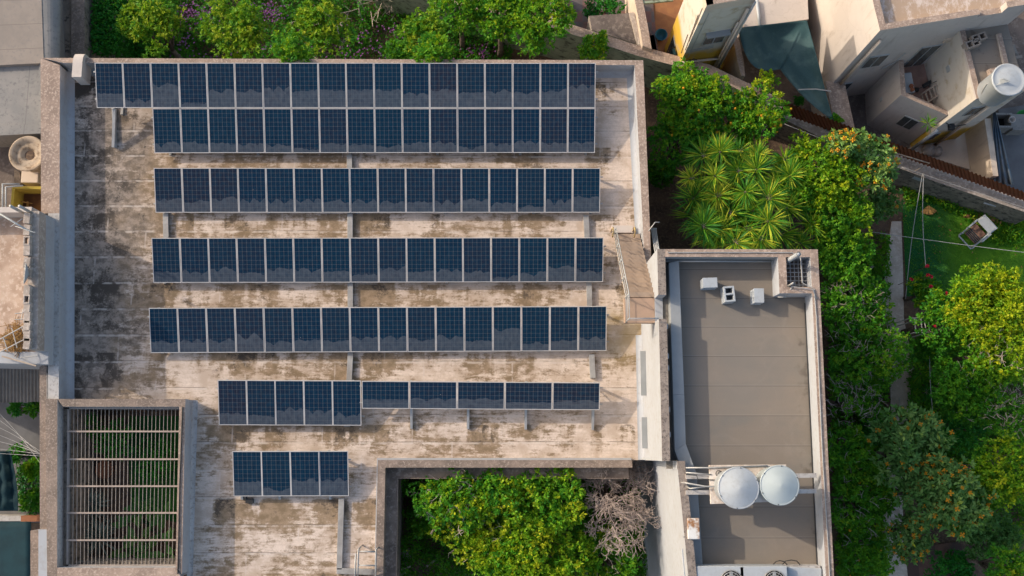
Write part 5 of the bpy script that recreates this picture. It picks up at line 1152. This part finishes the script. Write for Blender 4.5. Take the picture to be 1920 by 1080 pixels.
tree(860, 8, 62, 5.0, 'bright', 'big bushy tree at the top edge, left half of the dense green pair', 'bushy_tree', tint=.5, nl=32)
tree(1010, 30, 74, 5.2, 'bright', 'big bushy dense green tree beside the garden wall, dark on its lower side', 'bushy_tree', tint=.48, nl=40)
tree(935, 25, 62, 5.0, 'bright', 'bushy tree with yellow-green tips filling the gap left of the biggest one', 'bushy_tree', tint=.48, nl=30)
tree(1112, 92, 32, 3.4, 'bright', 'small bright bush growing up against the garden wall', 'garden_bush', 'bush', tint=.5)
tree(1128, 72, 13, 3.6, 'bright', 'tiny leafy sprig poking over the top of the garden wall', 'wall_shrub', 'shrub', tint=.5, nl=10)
# clipped hedge along the west wall
hd = thing('garden_hedge', 'dark clipped hedge along the weathered wall, top left of the flower garden', 'hedge', P(198, 50, 0))
r = np.random.default_rng(8); n = 3600; pxs = r.uniform(183, 216, n); pys = r.uniform(-40, 113, n); z = r.uniform(3.1, 4.4, n)
xw_ = XY(159, 50, 4.9)[0]; z = np.where(r.uniform(0, 1, n) < .55, r.uniform(3.9, 4.5, n), r.uniform(.3, 4.3, n)); b = np.array([(xw_+.05+1.15*r.uniform(), P(200, e, 3.5)[1], q) for e, q in zip(pys, z)]); d = r.normal(0, .7, (n, 3)); d[:, 2] = np.abs(d[:, 2])+.4; d /= np.linalg.norm(d, axis=1)[:, None]
leaf_mesh('foliage', L['dark'], np.repeat(b, 3, 0), np.repeat(d, 3, 0)+r.normal(0, .3, (3*n, 3)), .13, .06, r.uniform(.3, .9, 3*n), hd)
m = MB(); 
for k in range(6): p = P(199, -20+24*k, 0); m.tube([p, (p[0], p[1], 3.6)], [.06, .03], 6)
m.build('stems', M['bark'], hd)
def cover(name, mat, poly_px, n, zlo, zhi, ln, wd, seed, label=None, tint=(.2, .8), k=4, holes=None):
    r = np.random.default_rng(seed); xs = [p[0] for p in poly_px]; ys = [p[1] for p in poly_px]; out = []
    def inside(x, y):
        c = False; j = len(poly_px)-1
        for i in range(len(poly_px)):
            (xi_, yi_), (xj, yj) = poly_px[i], poly_px[j]
            if (yi_ > y) != (yj > y) and x < (xj-xi_)*(y-yi_)/(yj-yi_)+xi_: c = not c
            j = i
        return c
    clump = r.uniform(0, 1, (60, 3))
    while len(out) < n:
        x, y = r.uniform(min(xs), max(xs)), r.uniform(min(ys), max(ys))
        if not inside(x, y): continue
        s = math.sin(x*.083+y*.031)+math.sin(y*.11-x*.047)+math.sin(x*.021+2.0)
        if s < -1.2 and r.uniform() < .75: continue
        out.append(P(x, y, zlo+(zhi-zlo)*r.uniform()*(0.6+.2*s)))
    b = np.repeat(np.array(out), k, 0)+r.normal(0, .05, (n*k, 3)); d = r.normal(0, .8, (n*k, 3)); d[:, 2] = np.abs(d[:, 2])+.35; d /= np.linalg.norm(d, axis=1)[:, None]
    o = leaf_mesh(name, mat, b, d, ln*r.uniform(.7, 1.3, n*k), wd*r.uniform(.7, 1.3, n*k), np.repeat(r.uniform(*tint, n), k)+r.normal(0, .1, n*k)); tag(o, kind='stuff'); 
    if label: tag(o, label, 'ground cover')
    return o
gpoly = [(215, -40), (700, -40), (860, 40), (960, 90), (960, 118), (215, 118)]
cover('ground_cover', L['green'], gpoly, 7500, .1, 1.0, .13, .07, 3, 'dark leafy ground cover under the citrus trees of the flower garden', tint=(.0, .35))
pm = bpy.data.materials
def blooms(spots, n, seed):
    r = np.random.default_rng(seed); b = []
    for (x, y, sx, sy, k) in spots:
        for i in range(int(k*.55)):
            p = P(x+r.normal(0, sx), y+r.normal(0, sy), r.uniform(.8, 1.25)); b.append(p)
    b = np.repeat(np.array(b), 5, 0); d = r.normal(0, .8, b.shape); d[:, 2] = np.abs(d[:, 2])*.5+.2; d /= np.linalg.norm(d, axis=1)[:, None]
    o = leaf_mesh('purple_flowers', M['purple'], b, d, .055, .05, r.uniform(0, 1, len(b)), droop=.0); tag(o, 'purple flowers scattered thickly over the beds of the flower garden', 'flowers', kind='stuff')
blooms([(355, 20, 14, 12, 150), (395, 25, 12, 10, 120), (505, 22, 16, 12, 190), (345, 80, 20, 18, 90), (420, 105, 30, 6, 40), (490, 80, 8, 15, 40), (640, 100, 26, 8, 70), (690, 70, 26, 15, 60), (715, 100, 20, 8, 50), (910, 97, 12, 8, 60), (570, 60, 30, 25, 50), (740, 55, 10, 6, 30), (880, 95, 14, 8, 35)], 5, 4)
# dry twigs and stems in the flower garden gap
tb = thing('bare_shrub', 'leafless twiggy shrub on the slope near the top edge of the flower garden', 'shrub', P(710, 20, 0)); twigs(P(710, 20, .4), 1.1, 26, 3, ln=.9, rad=.014).build('twigs', M['twig'], tb)['kind'] = 'stuff'
# --- east garden
OR = 'orange trees in the east garden'
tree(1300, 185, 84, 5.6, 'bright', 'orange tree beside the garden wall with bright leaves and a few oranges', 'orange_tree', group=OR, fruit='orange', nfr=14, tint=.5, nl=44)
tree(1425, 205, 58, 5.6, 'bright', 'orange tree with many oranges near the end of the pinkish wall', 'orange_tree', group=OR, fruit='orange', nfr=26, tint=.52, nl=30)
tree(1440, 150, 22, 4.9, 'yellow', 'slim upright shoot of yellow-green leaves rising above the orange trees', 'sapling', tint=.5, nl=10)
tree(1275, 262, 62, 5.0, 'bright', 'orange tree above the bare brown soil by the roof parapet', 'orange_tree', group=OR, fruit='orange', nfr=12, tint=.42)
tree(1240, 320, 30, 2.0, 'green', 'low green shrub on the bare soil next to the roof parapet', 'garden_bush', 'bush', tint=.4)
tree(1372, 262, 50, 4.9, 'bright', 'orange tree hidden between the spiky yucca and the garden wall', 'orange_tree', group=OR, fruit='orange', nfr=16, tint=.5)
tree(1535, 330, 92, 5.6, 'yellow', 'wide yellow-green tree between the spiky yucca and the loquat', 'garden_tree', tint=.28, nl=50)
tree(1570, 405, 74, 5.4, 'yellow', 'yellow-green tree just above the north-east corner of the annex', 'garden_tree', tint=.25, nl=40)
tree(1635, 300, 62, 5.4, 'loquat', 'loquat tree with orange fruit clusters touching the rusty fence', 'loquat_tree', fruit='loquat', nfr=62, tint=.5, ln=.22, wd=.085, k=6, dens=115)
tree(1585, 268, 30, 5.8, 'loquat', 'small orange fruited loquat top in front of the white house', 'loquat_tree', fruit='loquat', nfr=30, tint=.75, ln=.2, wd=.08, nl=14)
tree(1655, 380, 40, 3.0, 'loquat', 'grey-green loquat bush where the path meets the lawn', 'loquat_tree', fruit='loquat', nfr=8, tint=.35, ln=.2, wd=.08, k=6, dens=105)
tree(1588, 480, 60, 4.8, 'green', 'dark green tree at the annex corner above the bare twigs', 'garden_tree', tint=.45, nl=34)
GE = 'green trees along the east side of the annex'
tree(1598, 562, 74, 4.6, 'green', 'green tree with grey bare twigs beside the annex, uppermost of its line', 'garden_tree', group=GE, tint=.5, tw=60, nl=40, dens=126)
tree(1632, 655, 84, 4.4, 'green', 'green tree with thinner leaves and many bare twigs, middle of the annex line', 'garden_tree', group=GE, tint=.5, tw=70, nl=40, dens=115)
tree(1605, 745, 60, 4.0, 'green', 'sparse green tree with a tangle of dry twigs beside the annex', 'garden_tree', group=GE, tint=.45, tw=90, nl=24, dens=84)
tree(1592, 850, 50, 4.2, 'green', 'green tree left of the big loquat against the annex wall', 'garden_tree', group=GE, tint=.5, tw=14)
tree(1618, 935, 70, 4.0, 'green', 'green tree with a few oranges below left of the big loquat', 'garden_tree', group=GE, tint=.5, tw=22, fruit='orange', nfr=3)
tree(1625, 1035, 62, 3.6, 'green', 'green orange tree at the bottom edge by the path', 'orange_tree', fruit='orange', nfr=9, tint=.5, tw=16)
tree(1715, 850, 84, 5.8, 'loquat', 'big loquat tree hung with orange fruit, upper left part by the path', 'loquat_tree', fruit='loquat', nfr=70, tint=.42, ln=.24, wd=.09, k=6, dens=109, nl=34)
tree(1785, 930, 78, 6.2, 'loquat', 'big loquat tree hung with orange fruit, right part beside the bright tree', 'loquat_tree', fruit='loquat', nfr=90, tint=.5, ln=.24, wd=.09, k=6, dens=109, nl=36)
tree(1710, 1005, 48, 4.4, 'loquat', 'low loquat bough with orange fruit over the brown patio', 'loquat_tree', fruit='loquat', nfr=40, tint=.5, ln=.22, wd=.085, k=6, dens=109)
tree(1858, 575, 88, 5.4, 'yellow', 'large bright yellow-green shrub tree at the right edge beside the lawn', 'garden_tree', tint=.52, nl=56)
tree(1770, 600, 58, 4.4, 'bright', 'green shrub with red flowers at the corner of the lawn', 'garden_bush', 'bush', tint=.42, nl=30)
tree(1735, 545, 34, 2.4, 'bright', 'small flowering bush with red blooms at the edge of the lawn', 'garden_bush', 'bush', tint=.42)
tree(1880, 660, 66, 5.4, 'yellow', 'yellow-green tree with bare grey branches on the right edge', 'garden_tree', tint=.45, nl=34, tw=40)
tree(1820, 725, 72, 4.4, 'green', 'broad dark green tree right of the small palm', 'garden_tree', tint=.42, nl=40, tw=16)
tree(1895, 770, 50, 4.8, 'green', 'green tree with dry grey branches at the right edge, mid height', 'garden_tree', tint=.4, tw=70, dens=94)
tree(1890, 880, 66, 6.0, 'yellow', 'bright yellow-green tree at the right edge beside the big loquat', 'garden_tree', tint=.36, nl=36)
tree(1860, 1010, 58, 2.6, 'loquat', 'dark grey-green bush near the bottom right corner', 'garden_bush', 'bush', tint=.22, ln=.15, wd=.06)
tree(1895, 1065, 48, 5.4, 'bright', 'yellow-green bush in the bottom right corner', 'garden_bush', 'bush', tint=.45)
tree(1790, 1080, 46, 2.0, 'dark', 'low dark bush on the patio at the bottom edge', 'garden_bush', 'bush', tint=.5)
tree(1800, 800, 46, 2.4, 'dark', 'low dark green bush between the palm and the big loquat', 'garden_bush', 'bush', tint=.6)
tree(1745, 655, 34, 2.0, 'green', 'shadowed green bush above the small palm', 'garden_bush', 'bush', tint=.35)
tree(1640, 800, 26, 1.6, 'dark', 'dark low plants beside the path under the twiggy tree', 'garden_bush', 'bush', tint=.5)
cover('ground_cover', L['green'], [(1545, 440), (1668, 440), (1660, 1090), (1570, 1090)], 6000, .05, 1.6, .14, .07, 13, 'dark leafy ground cover between the annex and the garden path')
cover('ground_cover', L['green'], [(1702, 640), (1930, 580), (1930, 1010), (1800, 1010), (1705, 900)], 7000, .05, 1.6, .14, .07, 14, 'dark leafy ground cover right of the garden path')
cover('weeds', L['bright'], [(1690, 350), (1740, 345), (1930, 415), (1930, 470), (1860, 455), (1800, 405), (1735, 375), (1700, 400)], 1300, .03, .35, .16, .05, 15, 'tufts of weeds along the foot of the old garden wall')
o = cover('grass', L['green'], [(1692, 395), (1735, 365), (1800, 385), (1930, 430), (1930, 560), (1700, 560)], 2500, .03, .07, .07, .02, 16, None, k=3)
cover('dry_leaves', M['straw'], [(1700, 380), (1920, 440), (1920, 540), (1700, 560)], 90, .09, .12, .09, .06, 17, None, k=1)
# red blooms
for i, (px, py) in enumerate(((1738, 499), (1740, 516), (1746, 519), (1745, 537), (1709, 523), (1743, 565), (1747, 573), (1774, 550), (1770, 601), (1752, 613))):
    c = P(px, py, 3.0); rb = np.random.default_rng(i); b = np.tile(np.array(c), (9, 1)); d = rb.normal(0, 1, (9, 3)); d[:, 2] = np.abs(d[:, 2]); d /= np.linalg.norm(d, axis=1)[:, None]
    o = leaf_mesh('red_flower', M['red'], b-d*0, d, .10, .11, rb.uniform(0, 1, 9), None, 0, c); tag(o, 'single red hibiscus bloom on the bushes beside the lawn', 'flower', 'red blooms beside the lawn')
    s_ = MB(); s_.tube([c, (c[0]+.02, c[1], 1.6)], .012, 4); s_.build('stem', M['bark'], o)
# yuccas
def rosette(parent, c, n, ln, wd, seed, mat, up=.35, name='rosette', lean=(0, 0)):
    r = np.random.default_rng(seed); a = r.uniform(0, 6.283, n); e = np.arcsin(np.clip(r.uniform(-.25, 1, n), -1, 1))*.9+.05
    d = np.stack([np.cos(a)*np.cos(e)+lean[0], np.sin(a)*np.cos(e)+lean[1], np.sin(e)], 1); d /= np.linalg.norm(d, axis=1)[:, None]; l_ = ln*r.uniform(.75, 1.1, n)
    base = np.tile(np.array(c), (n, 1))+d*.04; out_b, out_d, out_l, tt = [], [], [], []
    t = np.clip(r.uniform(.15, 1.05, n)+r.normal(0, .16), 0, 1)
    return leaf_mesh(name, L[mat], base, d, l_, wd, t, parent, droop=.12)
def yucca(spots, label, name='yucca_plant', zt=3.6, ln=.80, wd=.045, mat='yucca', nb_=120, z0=0, loc_px=None, group=None):
    lp = loc_px or (sum(s[0] for s in spots)/len(spots), sum(s[1] for s in spots)/len(spots)); b0 = P(lp[0], lp[1], z0+.3*(zt-z0)); b0 = (b0[0], b0[1], z0)
    t = thing(name, label, 'yucca', b0, group); tr = MB()
    for i, s in enumerate(spots):
        z = zt*(s[2] if len(s) > 2 else 1)+ (0 if len(s) > 2 else random.uniform(-.35, .3)); c = P(s[0], s[1], z)
        md = Vector(b0).lerp(Vector(c), .5)+Vector((0, 0, -.2)); tr.tube([b0, md, c], [.09, .07, .05], 6)
        rosette(t, c, int(nb_*random.uniform(.6, 1.1)), ln*random.uniform(.65, 1.2), wd, int(s[0]*3+s[1]), mat, lean=(random.uniform(-.35, .35), random.uniform(-.35, .35)))
        # dry grey heart of the rosette
        h = MB(); 
        for q in range(7): a = q*.9; h.bar((c[0], c[1], c[2]+.05), (c[0]+.12*math.cos(a), c[1]+.12*math.sin(a), c[2]+.2), .012, .012)
        if i % 2 == 0: h.build('dry_heart', M['twig'], t)
    tr.build('trunk', M['bark'], t, True); return t
yucca([(1318, 292), (1350, 285), (1386, 284), (1420, 290), (1295, 335), (1340, 330), (1384, 322), (1418, 318), (1455, 345), (1300, 372), (1345, 368), (1398, 360), (1440, 372), (1322, 398), (1368, 400), (1412, 395), (1318, 425), (1352, 430), (1400, 430), (1330, 448), (1378, 455), (1440, 415), (1425, 448),
       (1335, 308, .82), (1370, 303, .84), (1405, 302, .82), (1440, 322, .82), (1318, 352, .82), (1366, 345, .84), (1420, 345, .84), (1322, 385, .8), (1372, 380, .84), (1420, 388, .84), (1342, 412, .82), (1390, 415, .82), (1378, 432, .8), (1345, 452, .78), (1405, 456, .78), (1300, 405, .78)],
      'sprawling spiky yucca with many yellow-green rosettes north of the annex', 'yucca_tree', zt=5.6)
yucca([(1470, 300), (1480, 330), (1462, 365), (1475, 390)], 'spiky yucca rosettes between the big yucca and the yellow-green tree', zt=5.2)
yucca([(1521, 421), (1500, 455), (1462, 440)], 'spiky yucca rosettes just above the annex corner', zt=4.6)
yucca([(1744, 694, .9), (1725, 700, .8), (1766, 705, .85)], 'small dark palm-like yucca right of the garden path', zt=1.6, ln=.55, mat='green', nb_=60)
yucca([(1735, 735, .9)], 'shadowed palm-like yucca just below the small dark one', zt=1.2, ln=.6, mat='dark', nb_=60)
# banana-like leaves and white lantern by the path
# --- tree court
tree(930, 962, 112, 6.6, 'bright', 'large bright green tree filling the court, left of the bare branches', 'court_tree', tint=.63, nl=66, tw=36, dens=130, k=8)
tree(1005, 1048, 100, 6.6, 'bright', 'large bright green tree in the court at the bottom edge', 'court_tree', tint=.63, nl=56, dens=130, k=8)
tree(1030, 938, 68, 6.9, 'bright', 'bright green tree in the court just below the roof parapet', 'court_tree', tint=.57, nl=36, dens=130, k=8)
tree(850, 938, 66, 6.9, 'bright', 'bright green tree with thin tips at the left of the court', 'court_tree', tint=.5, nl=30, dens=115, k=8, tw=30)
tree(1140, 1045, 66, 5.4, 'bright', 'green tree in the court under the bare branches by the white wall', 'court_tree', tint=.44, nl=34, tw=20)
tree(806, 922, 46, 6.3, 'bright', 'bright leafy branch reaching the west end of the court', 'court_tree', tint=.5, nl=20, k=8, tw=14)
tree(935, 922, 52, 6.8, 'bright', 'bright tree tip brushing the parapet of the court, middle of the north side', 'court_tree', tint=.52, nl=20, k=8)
tree(790, 985, 24, 3.2, 'green', 'small separate green bush in the shade of the court', 'court_bush', 'bush', tint=.6, nl=12)
tree(1180, 985, 30, 4.0, 'green', 'small green bush between bare branches and the white wall', 'court_bush', 'bush', tint=.5, nl=14)
def bare_tree(px, py, zt, R, label, seed, n=34):
    r = np.random.default_rng(seed); c = P(px, py, zt); t = thing('bare_tree', label, 'tree', (c[0], c[1], 0)); m = MB(); b = Vector((c[0], c[1], 0)); f = Vector((c[0], c[1], zt-2.6))
    tr = MB(); tr.tube([b, f], [.14, .1], 8)
    def grow(p, d, l_, rad, lev):
        q = p+d*l_*.5+Vector((r.normal(0, .05), r.normal(0, .05), 0)); d2 = (d+Vector((r.normal(0, .3), r.normal(0, .3), r.normal(0, .1)))).normalized(); e = q+d2*l_*.5
        m.tube([p, q, e], [rad, rad*.85, rad*.7], 4, cap=lev > 2)
        if lev >= 4: return
        for k in range(4):
            nd = (d2*.8+Vector((r.normal(0, .65), r.normal(0, .65), r.normal(0, .2)))).normalized(); grow(e if k < 2 else q, nd, l_*r.uniform(.6, .9), rad*.72, lev+1)
    for k in range(30):
        a = r.uniform(0, 6.28); q = math.sqrt(r.uniform(0, 1))*R*.72; s0 = Vector((c[0]+q*math.cos(a), c[1]+q*math.sin(a)*1.1, zt-.9+r.uniform(-.5, .3)))
        tr.tube([f, f.lerp(s0, .5)+Vector((0, 0, -.25)), s0], [.08, .06, .04], 5)
        d = Vector((math.cos(a)*.5+r.normal(0, .6), math.sin(a)*.5+r.normal(0, .6), .5)).normalized(); grow(s0, d, .46, .021, 1)
    tr.build('trunk', M['bark'], t, True); m.build('branches', M['twig'], t)['kind'] = 'stuff'; return t
bare_tree(1148, 945, 6.5, 1.6, 'bare pinkish-grey branching tree in the court against the white wall', 5)
cover('ground_cover', L['green'], [(742, 900), (1215, 900), (1215, 1090), (742, 1090)], 8000, .3, 1.6, .12, .06, 21, 'dark weeds covering the floor of the tree court', tint=(.1, .8))
for i, (px, py, a, b, rz, lab) in enumerate(((757, 1040, .5, .4, .2, 'pale stone slab lying in the corner of the tree court, upper one'), (752, 1066, .6, .5, .5, 'pale stone slab lying in the corner of the tree court, lower one'))):
    m = MB(); c = P(px, py, .5); m.box((c[0], c[1], .35), (a, b, .3), rz); one(m, 'stone_slab', M['plaster'], lab, 'slab', bevel=.03)
m = MB(); m.bar(P(800, 1062, .7), P(818, 1049, .75), .08, .08).bar(P(752, 1068, .9), P(770, 1062, .9), .06, .04); one(m, 'timber_scrap', M['wood'], 'pale timber scraps lying on the weeds in the tree court', 'timber')
# --- planted courtyard under the grille
FLR = 4.6
yucca([(172, 945, .95), (165, 955, .9)], 'grey-green spiky agave under the grille, upper one', 'agave_plant', zt=5.6, ln=.85, wd=.06, mat='agave', nb_=70, z0=FLR)
yucca([(186, 1010, .95), (180, 985, .93)], 'grey-green spiky agave under the grille, lower one', 'agave_plant', zt=5.6, ln=.85, wd=.06, mat='agave', nb_=70, z0=FLR)
yucca([(172, 800, .95)], 'dark green palm-like plant in the top left of the grilled courtyard', 'palm_plant', zt=5.8, ln=.7, wd=.07, mat='dark', nb_=70, z0=FLR)
def broad(spots, label, seed):
    r = np.random.default_rng(seed); c = P(*spots[0], FLR); t = thing('banana_plant', label, 'plant', c); B, D = [], []
    m = MB()
    for s in spots:
        p = P(s[0], s[1], FLR+.9); m.tube([c, p], [.03, .015], 5); a = r.uniform(0, 6.28, 4)
        for q in a: B.append(p); D.append((math.cos(q)*.9, math.sin(q)*.9, r.uniform(.1, .5)))
    m.build('stems', L['dark'], t); D = np.array(D); D /= np.linalg.norm(D, axis=1)[:, None]
    leaf_mesh('leaves', L['banana'], np.array(B), D, r.uniform(.5, .8, len(B)), .26, r.uniform(.2, .9, len(B)), t, .2)
broad([(255, 965), (268, 950), (285, 985), (262, 1010), (300, 1000), (280, 1030), (240, 985), (310, 965), (312, 1020)], 'broad leaved green plant under the lower half of the grille', 3)
broad([(250, 1040), (315, 1042), (232, 1025)], 'broad leaved plant at the south end under the grille', 4)
tree(215, 825, 36, 6.0, 'dark', 'dark shrub under the upper part of the grille', 'courtyard_shrub', 'shrub', z0=FLR, tint=.65, ln=.12)
tree(290, 860, 40, 5.6, 'dark', 'dark green shrub at the right side under the grille', 'courtyard_shrub', 'shrub', z0=FLR, tint=.55, ln=.12)
m = MB(); m.poly([(x, y, FLR+.02) for x, y in PL([(240, 780), (338, 780), (336, 980), (245, 960)], FLR)][::-1]); tag(m.build('courtyard_lawn', M['lawn']), kind='structure')
m = MB(); c = P(203, 880, FLR); m.lathe(c, [(.2, 0), (.30, .35), (.33, .38), (.31, .4), (.26, .3), (.0, .3)], 26); pp_ = one(m, 'plant_pot', M['terracotta'], 'round terracotta pot on the gravel under the grille', 'pot', smooth=True)
# --- plants in the west yard and back yards
tree(66, 880, 16, 1.6, 'green', 'small shrub at the foot of the boundary wall in the west yard', 'yard_plant', 'plant', tint=.5, nl=10, ln=.25, wd=.16)
tree(60, 935, 22, 1.6, 'green', 'leafy shrub between the hanging tarp and the boundary wall', 'yard_plant', 'plant', tint=.2, nl=14, ln=.16, wd=.09)
tree(62, 765, 16, 1.9, 'green', 'green plant peeping from under the corrugated canopy, right one', 'yard_plant', 'plant', tint=.2, nl=10)
tree(32, 766, 14, 1.9, 'dark', 'dark green plant peeping from under the corrugated canopy, left one', 'yard_plant', 'plant', tint=.7, nl=10)
tree(30, 848, 18, 1.2, 'dark', 'low green plants along the kerb in the west yard', 'yard_plant', 'plant', tint=.8, nl=12)
cover('ground_cover', L['dark'], [(34, 855), (75, 855), (75, 962), (34, 962)], 260, .5, .9, .13, .07, 33, 'dark weeds in the bed beside the hanging tarp', tint=(0, .25))
tree(1140, 5, 30, 1.6, 'dark', 'dark green shrub in the tiled yard at the top edge', 'yard_plant', 'plant', tint=.6, nl=16)
tree(1112, 18, 20, 1.2, 'dark', 'small dark plants on the tiled yard floor behind the shed', 'yard_plant', 'plant', tint=.2, nl=12)
tree(1497, 187, 8, .9, 'dark', 'small round green plant in the shade beside the net', 'yard_plant', 'plant', tint=.5, nl=8)
tree(1568, 222, 10, 2.9, 'green', 'little weed growing on the low wall beside the shade net', 'wall_shrub', 'shrub', tint=.5, nl=8)
c = P(1740, 232, 3.6); wp = thing('wall_fern', 'small green fern hanging from the south wall of the white house', 'fern', c); rosette(wp, c, 26, .42, .045, 3, 'green', name='fronds')
m = MB(); m.tube([c, (c[0], c[1]+.15, c[2]-.1)], .02, 5); m.build('root', M['bark'], wp)
# --- garden furniture
ch = thing('garden_lounger', 'white garden lounge chair with a brown towel on the lawn', 'lounger', P(1822, 438, 0)); 
c = Vector(P(1822, 440, 0)); rz = math.radians(40); R = Matrix.Rotation(rz, 3, 'Z')
T_ = lambda x, y, z: tuple(Vector((c.x, c.y, 0))+R@Vector((x*.80, y*1.22, z*1.3)))
m = MB(); m.tube([T_(-.62, -.3, .30), T_(.25, -.3, .36), T_(.75, -.3, .62), T_(.75, .3, .62), T_(.25, .3, .36), T_(-.62, .3, .30)], .035, 8); m.tube([T_(-.62, -.32, .30), T_(-.80, -.30, .28), T_(-.80, .30, .28), T_(-.62, .32, .30)], .035, 8); m.build('frame', M['plastic'], ch, True)
m = MB(); m.box(T_(.55, 0, .56), (.40, .72, .05), rz, tilt=(0, math.radians(-24))); m.build('backrest', M['plastic'], ch, bevel=.02)
m = MB(); m.box(T_(-.1, 0, .34), (.66, .62, .05), rz); m.build('towel', M['cushion'], ch, bevel=.02)
m = MB()
for k in range(4): m.box(T_(-.45+.1*k, 0, .372), (.04, .62, .012), rz)
m.build('towel_stripes', M['tarp'], ch)
for sx_ in (-.55, .5):
    for sy_ in (-.28, .28): m = MB(); m.bar(T_(sx_, sy_, .02), T_(sx_, sy_, .34), .05, .05); m.build('leg', M['plastic'], ch)
m = MB()
for sy_ in (-.33, .33): m.box(T_(.05, sy_, .52), (.52, .06, .04), rz); m.bar(T_(-.2, sy_, .34), T_(-.2, sy_, .52), .04, .04).bar(T_(.3, sy_, .38), T_(.3, sy_, .52), .04, .04)
m.build('armrest', M['plastic'], ch)
m = MB(); p = P(1813, 404, .15); m.tube([(p[0]-.12, p[1], .12), (p[0]+.12, p[1]-.04, .13)], [.07, .12], 14); one(m, 'plant_pot', M['terracotta'], 'terracotta pot lying on its side beside the white lounger', 'pot', smooth=True)
m = MB(); r_ = np.random.default_rng(9)
for i in range(130):
    px, py = r_.normal(1850, 12), r_.normal(406, 9); p = P(px, py, .1); a = r_.uniform(0, 6.28); m.bar((p[0], p[1], .06+r_.uniform(0, .25)), (p[0]+.3*math.cos(a), p[1]+.3*math.sin(a), .06+r_.uniform(0, .3)), .05, .012)
one(m, 'dry_fronds', M['straw'], 'heap of dry palm fronds on the lawn by the old wall', 'fronds')
m = MB(); p = P(1742, 394, .15); r_ = np.random.default_rng(2)
for i in range(30): a = r_.uniform(-2.6, -.6); m.bar((p[0], p[1]+.2, .1), (p[0]+.4*math.cos(a), p[1]+.2+.4*math.sin(a), .08+r_.uniform(0, .1)), .05, .01)
one(m, 'dry_frond', M['straw'], 'single dry fan shaped frond lying on the dark lawn', 'frond')
m = MB(); 
for a, b in (((1705, 597), (1732, 595)), ((1712, 624), (1743, 623)), ((1715, 597), (1717, 623)), ((1727, 596), (1729, 623)), ((1734, 605), (1737, 623)), ((1741, 600), (1743, 623))): m.tube([P(*a, 3.3), P(*b, 3.3)], .022, 5)
for q in ((1706, 597), (1742, 623), (1713, 624), (1731, 596)): p = P(*q, 3.3); m.tube([p, (p[0], p[1], 0)], .022, 5)
one(m, 'trellis_frame', M['wire_pale'], 'pale metal frame standing up among the bushes beside the path', 'frame')
def cable(a, b, za, zb, sag, label, n=14, r=.011):
    p0, p1 = Vector(P(*a, za)), Vector(P(*b, zb)); m = MB(); m.tube([p0.lerp(p1, t/n)-Vector((0, 0, sag*math.sin(math.pi*t/n))) for t in range(n+1)], r, 5); one(m, 'cable', M['wire_pale'], label, 'cable', smooth=True)
cable((1636, 435), (1960, 478), 3.2, 3.6, .1, 'pale washing line crossing the lawn from the trees to the right edge')
cable((1470, 232), (1690, 315), 3.0, 2.4, .1, 'thin pale cable running along the old wall under the rusty fence')
cable((1690, 313), (1960, 402), 2.4, 2.4, .05, 'thin pale cable continuing along the old wall to the right edge')
cable((1730, 325), (1698, 560), 2.2, 1.5, .2, 'thin pale cable hanging down across the lawn from the wall light, left one', r=.014)
cable((1732, 325), (1736, 500), 2.2, 2.6, .2, 'thin green-grey cable hanging across the lawn to the red flowers', r=.014)
cable((1743, 668), (1751, 790), 1.9, 1.5, .1, 'pale cable hanging down past the small palm', r=.014)
cable((1686, 745), (1691, 810), .3, .1, 0, 'thin cable lying along the garden path', r=.012)
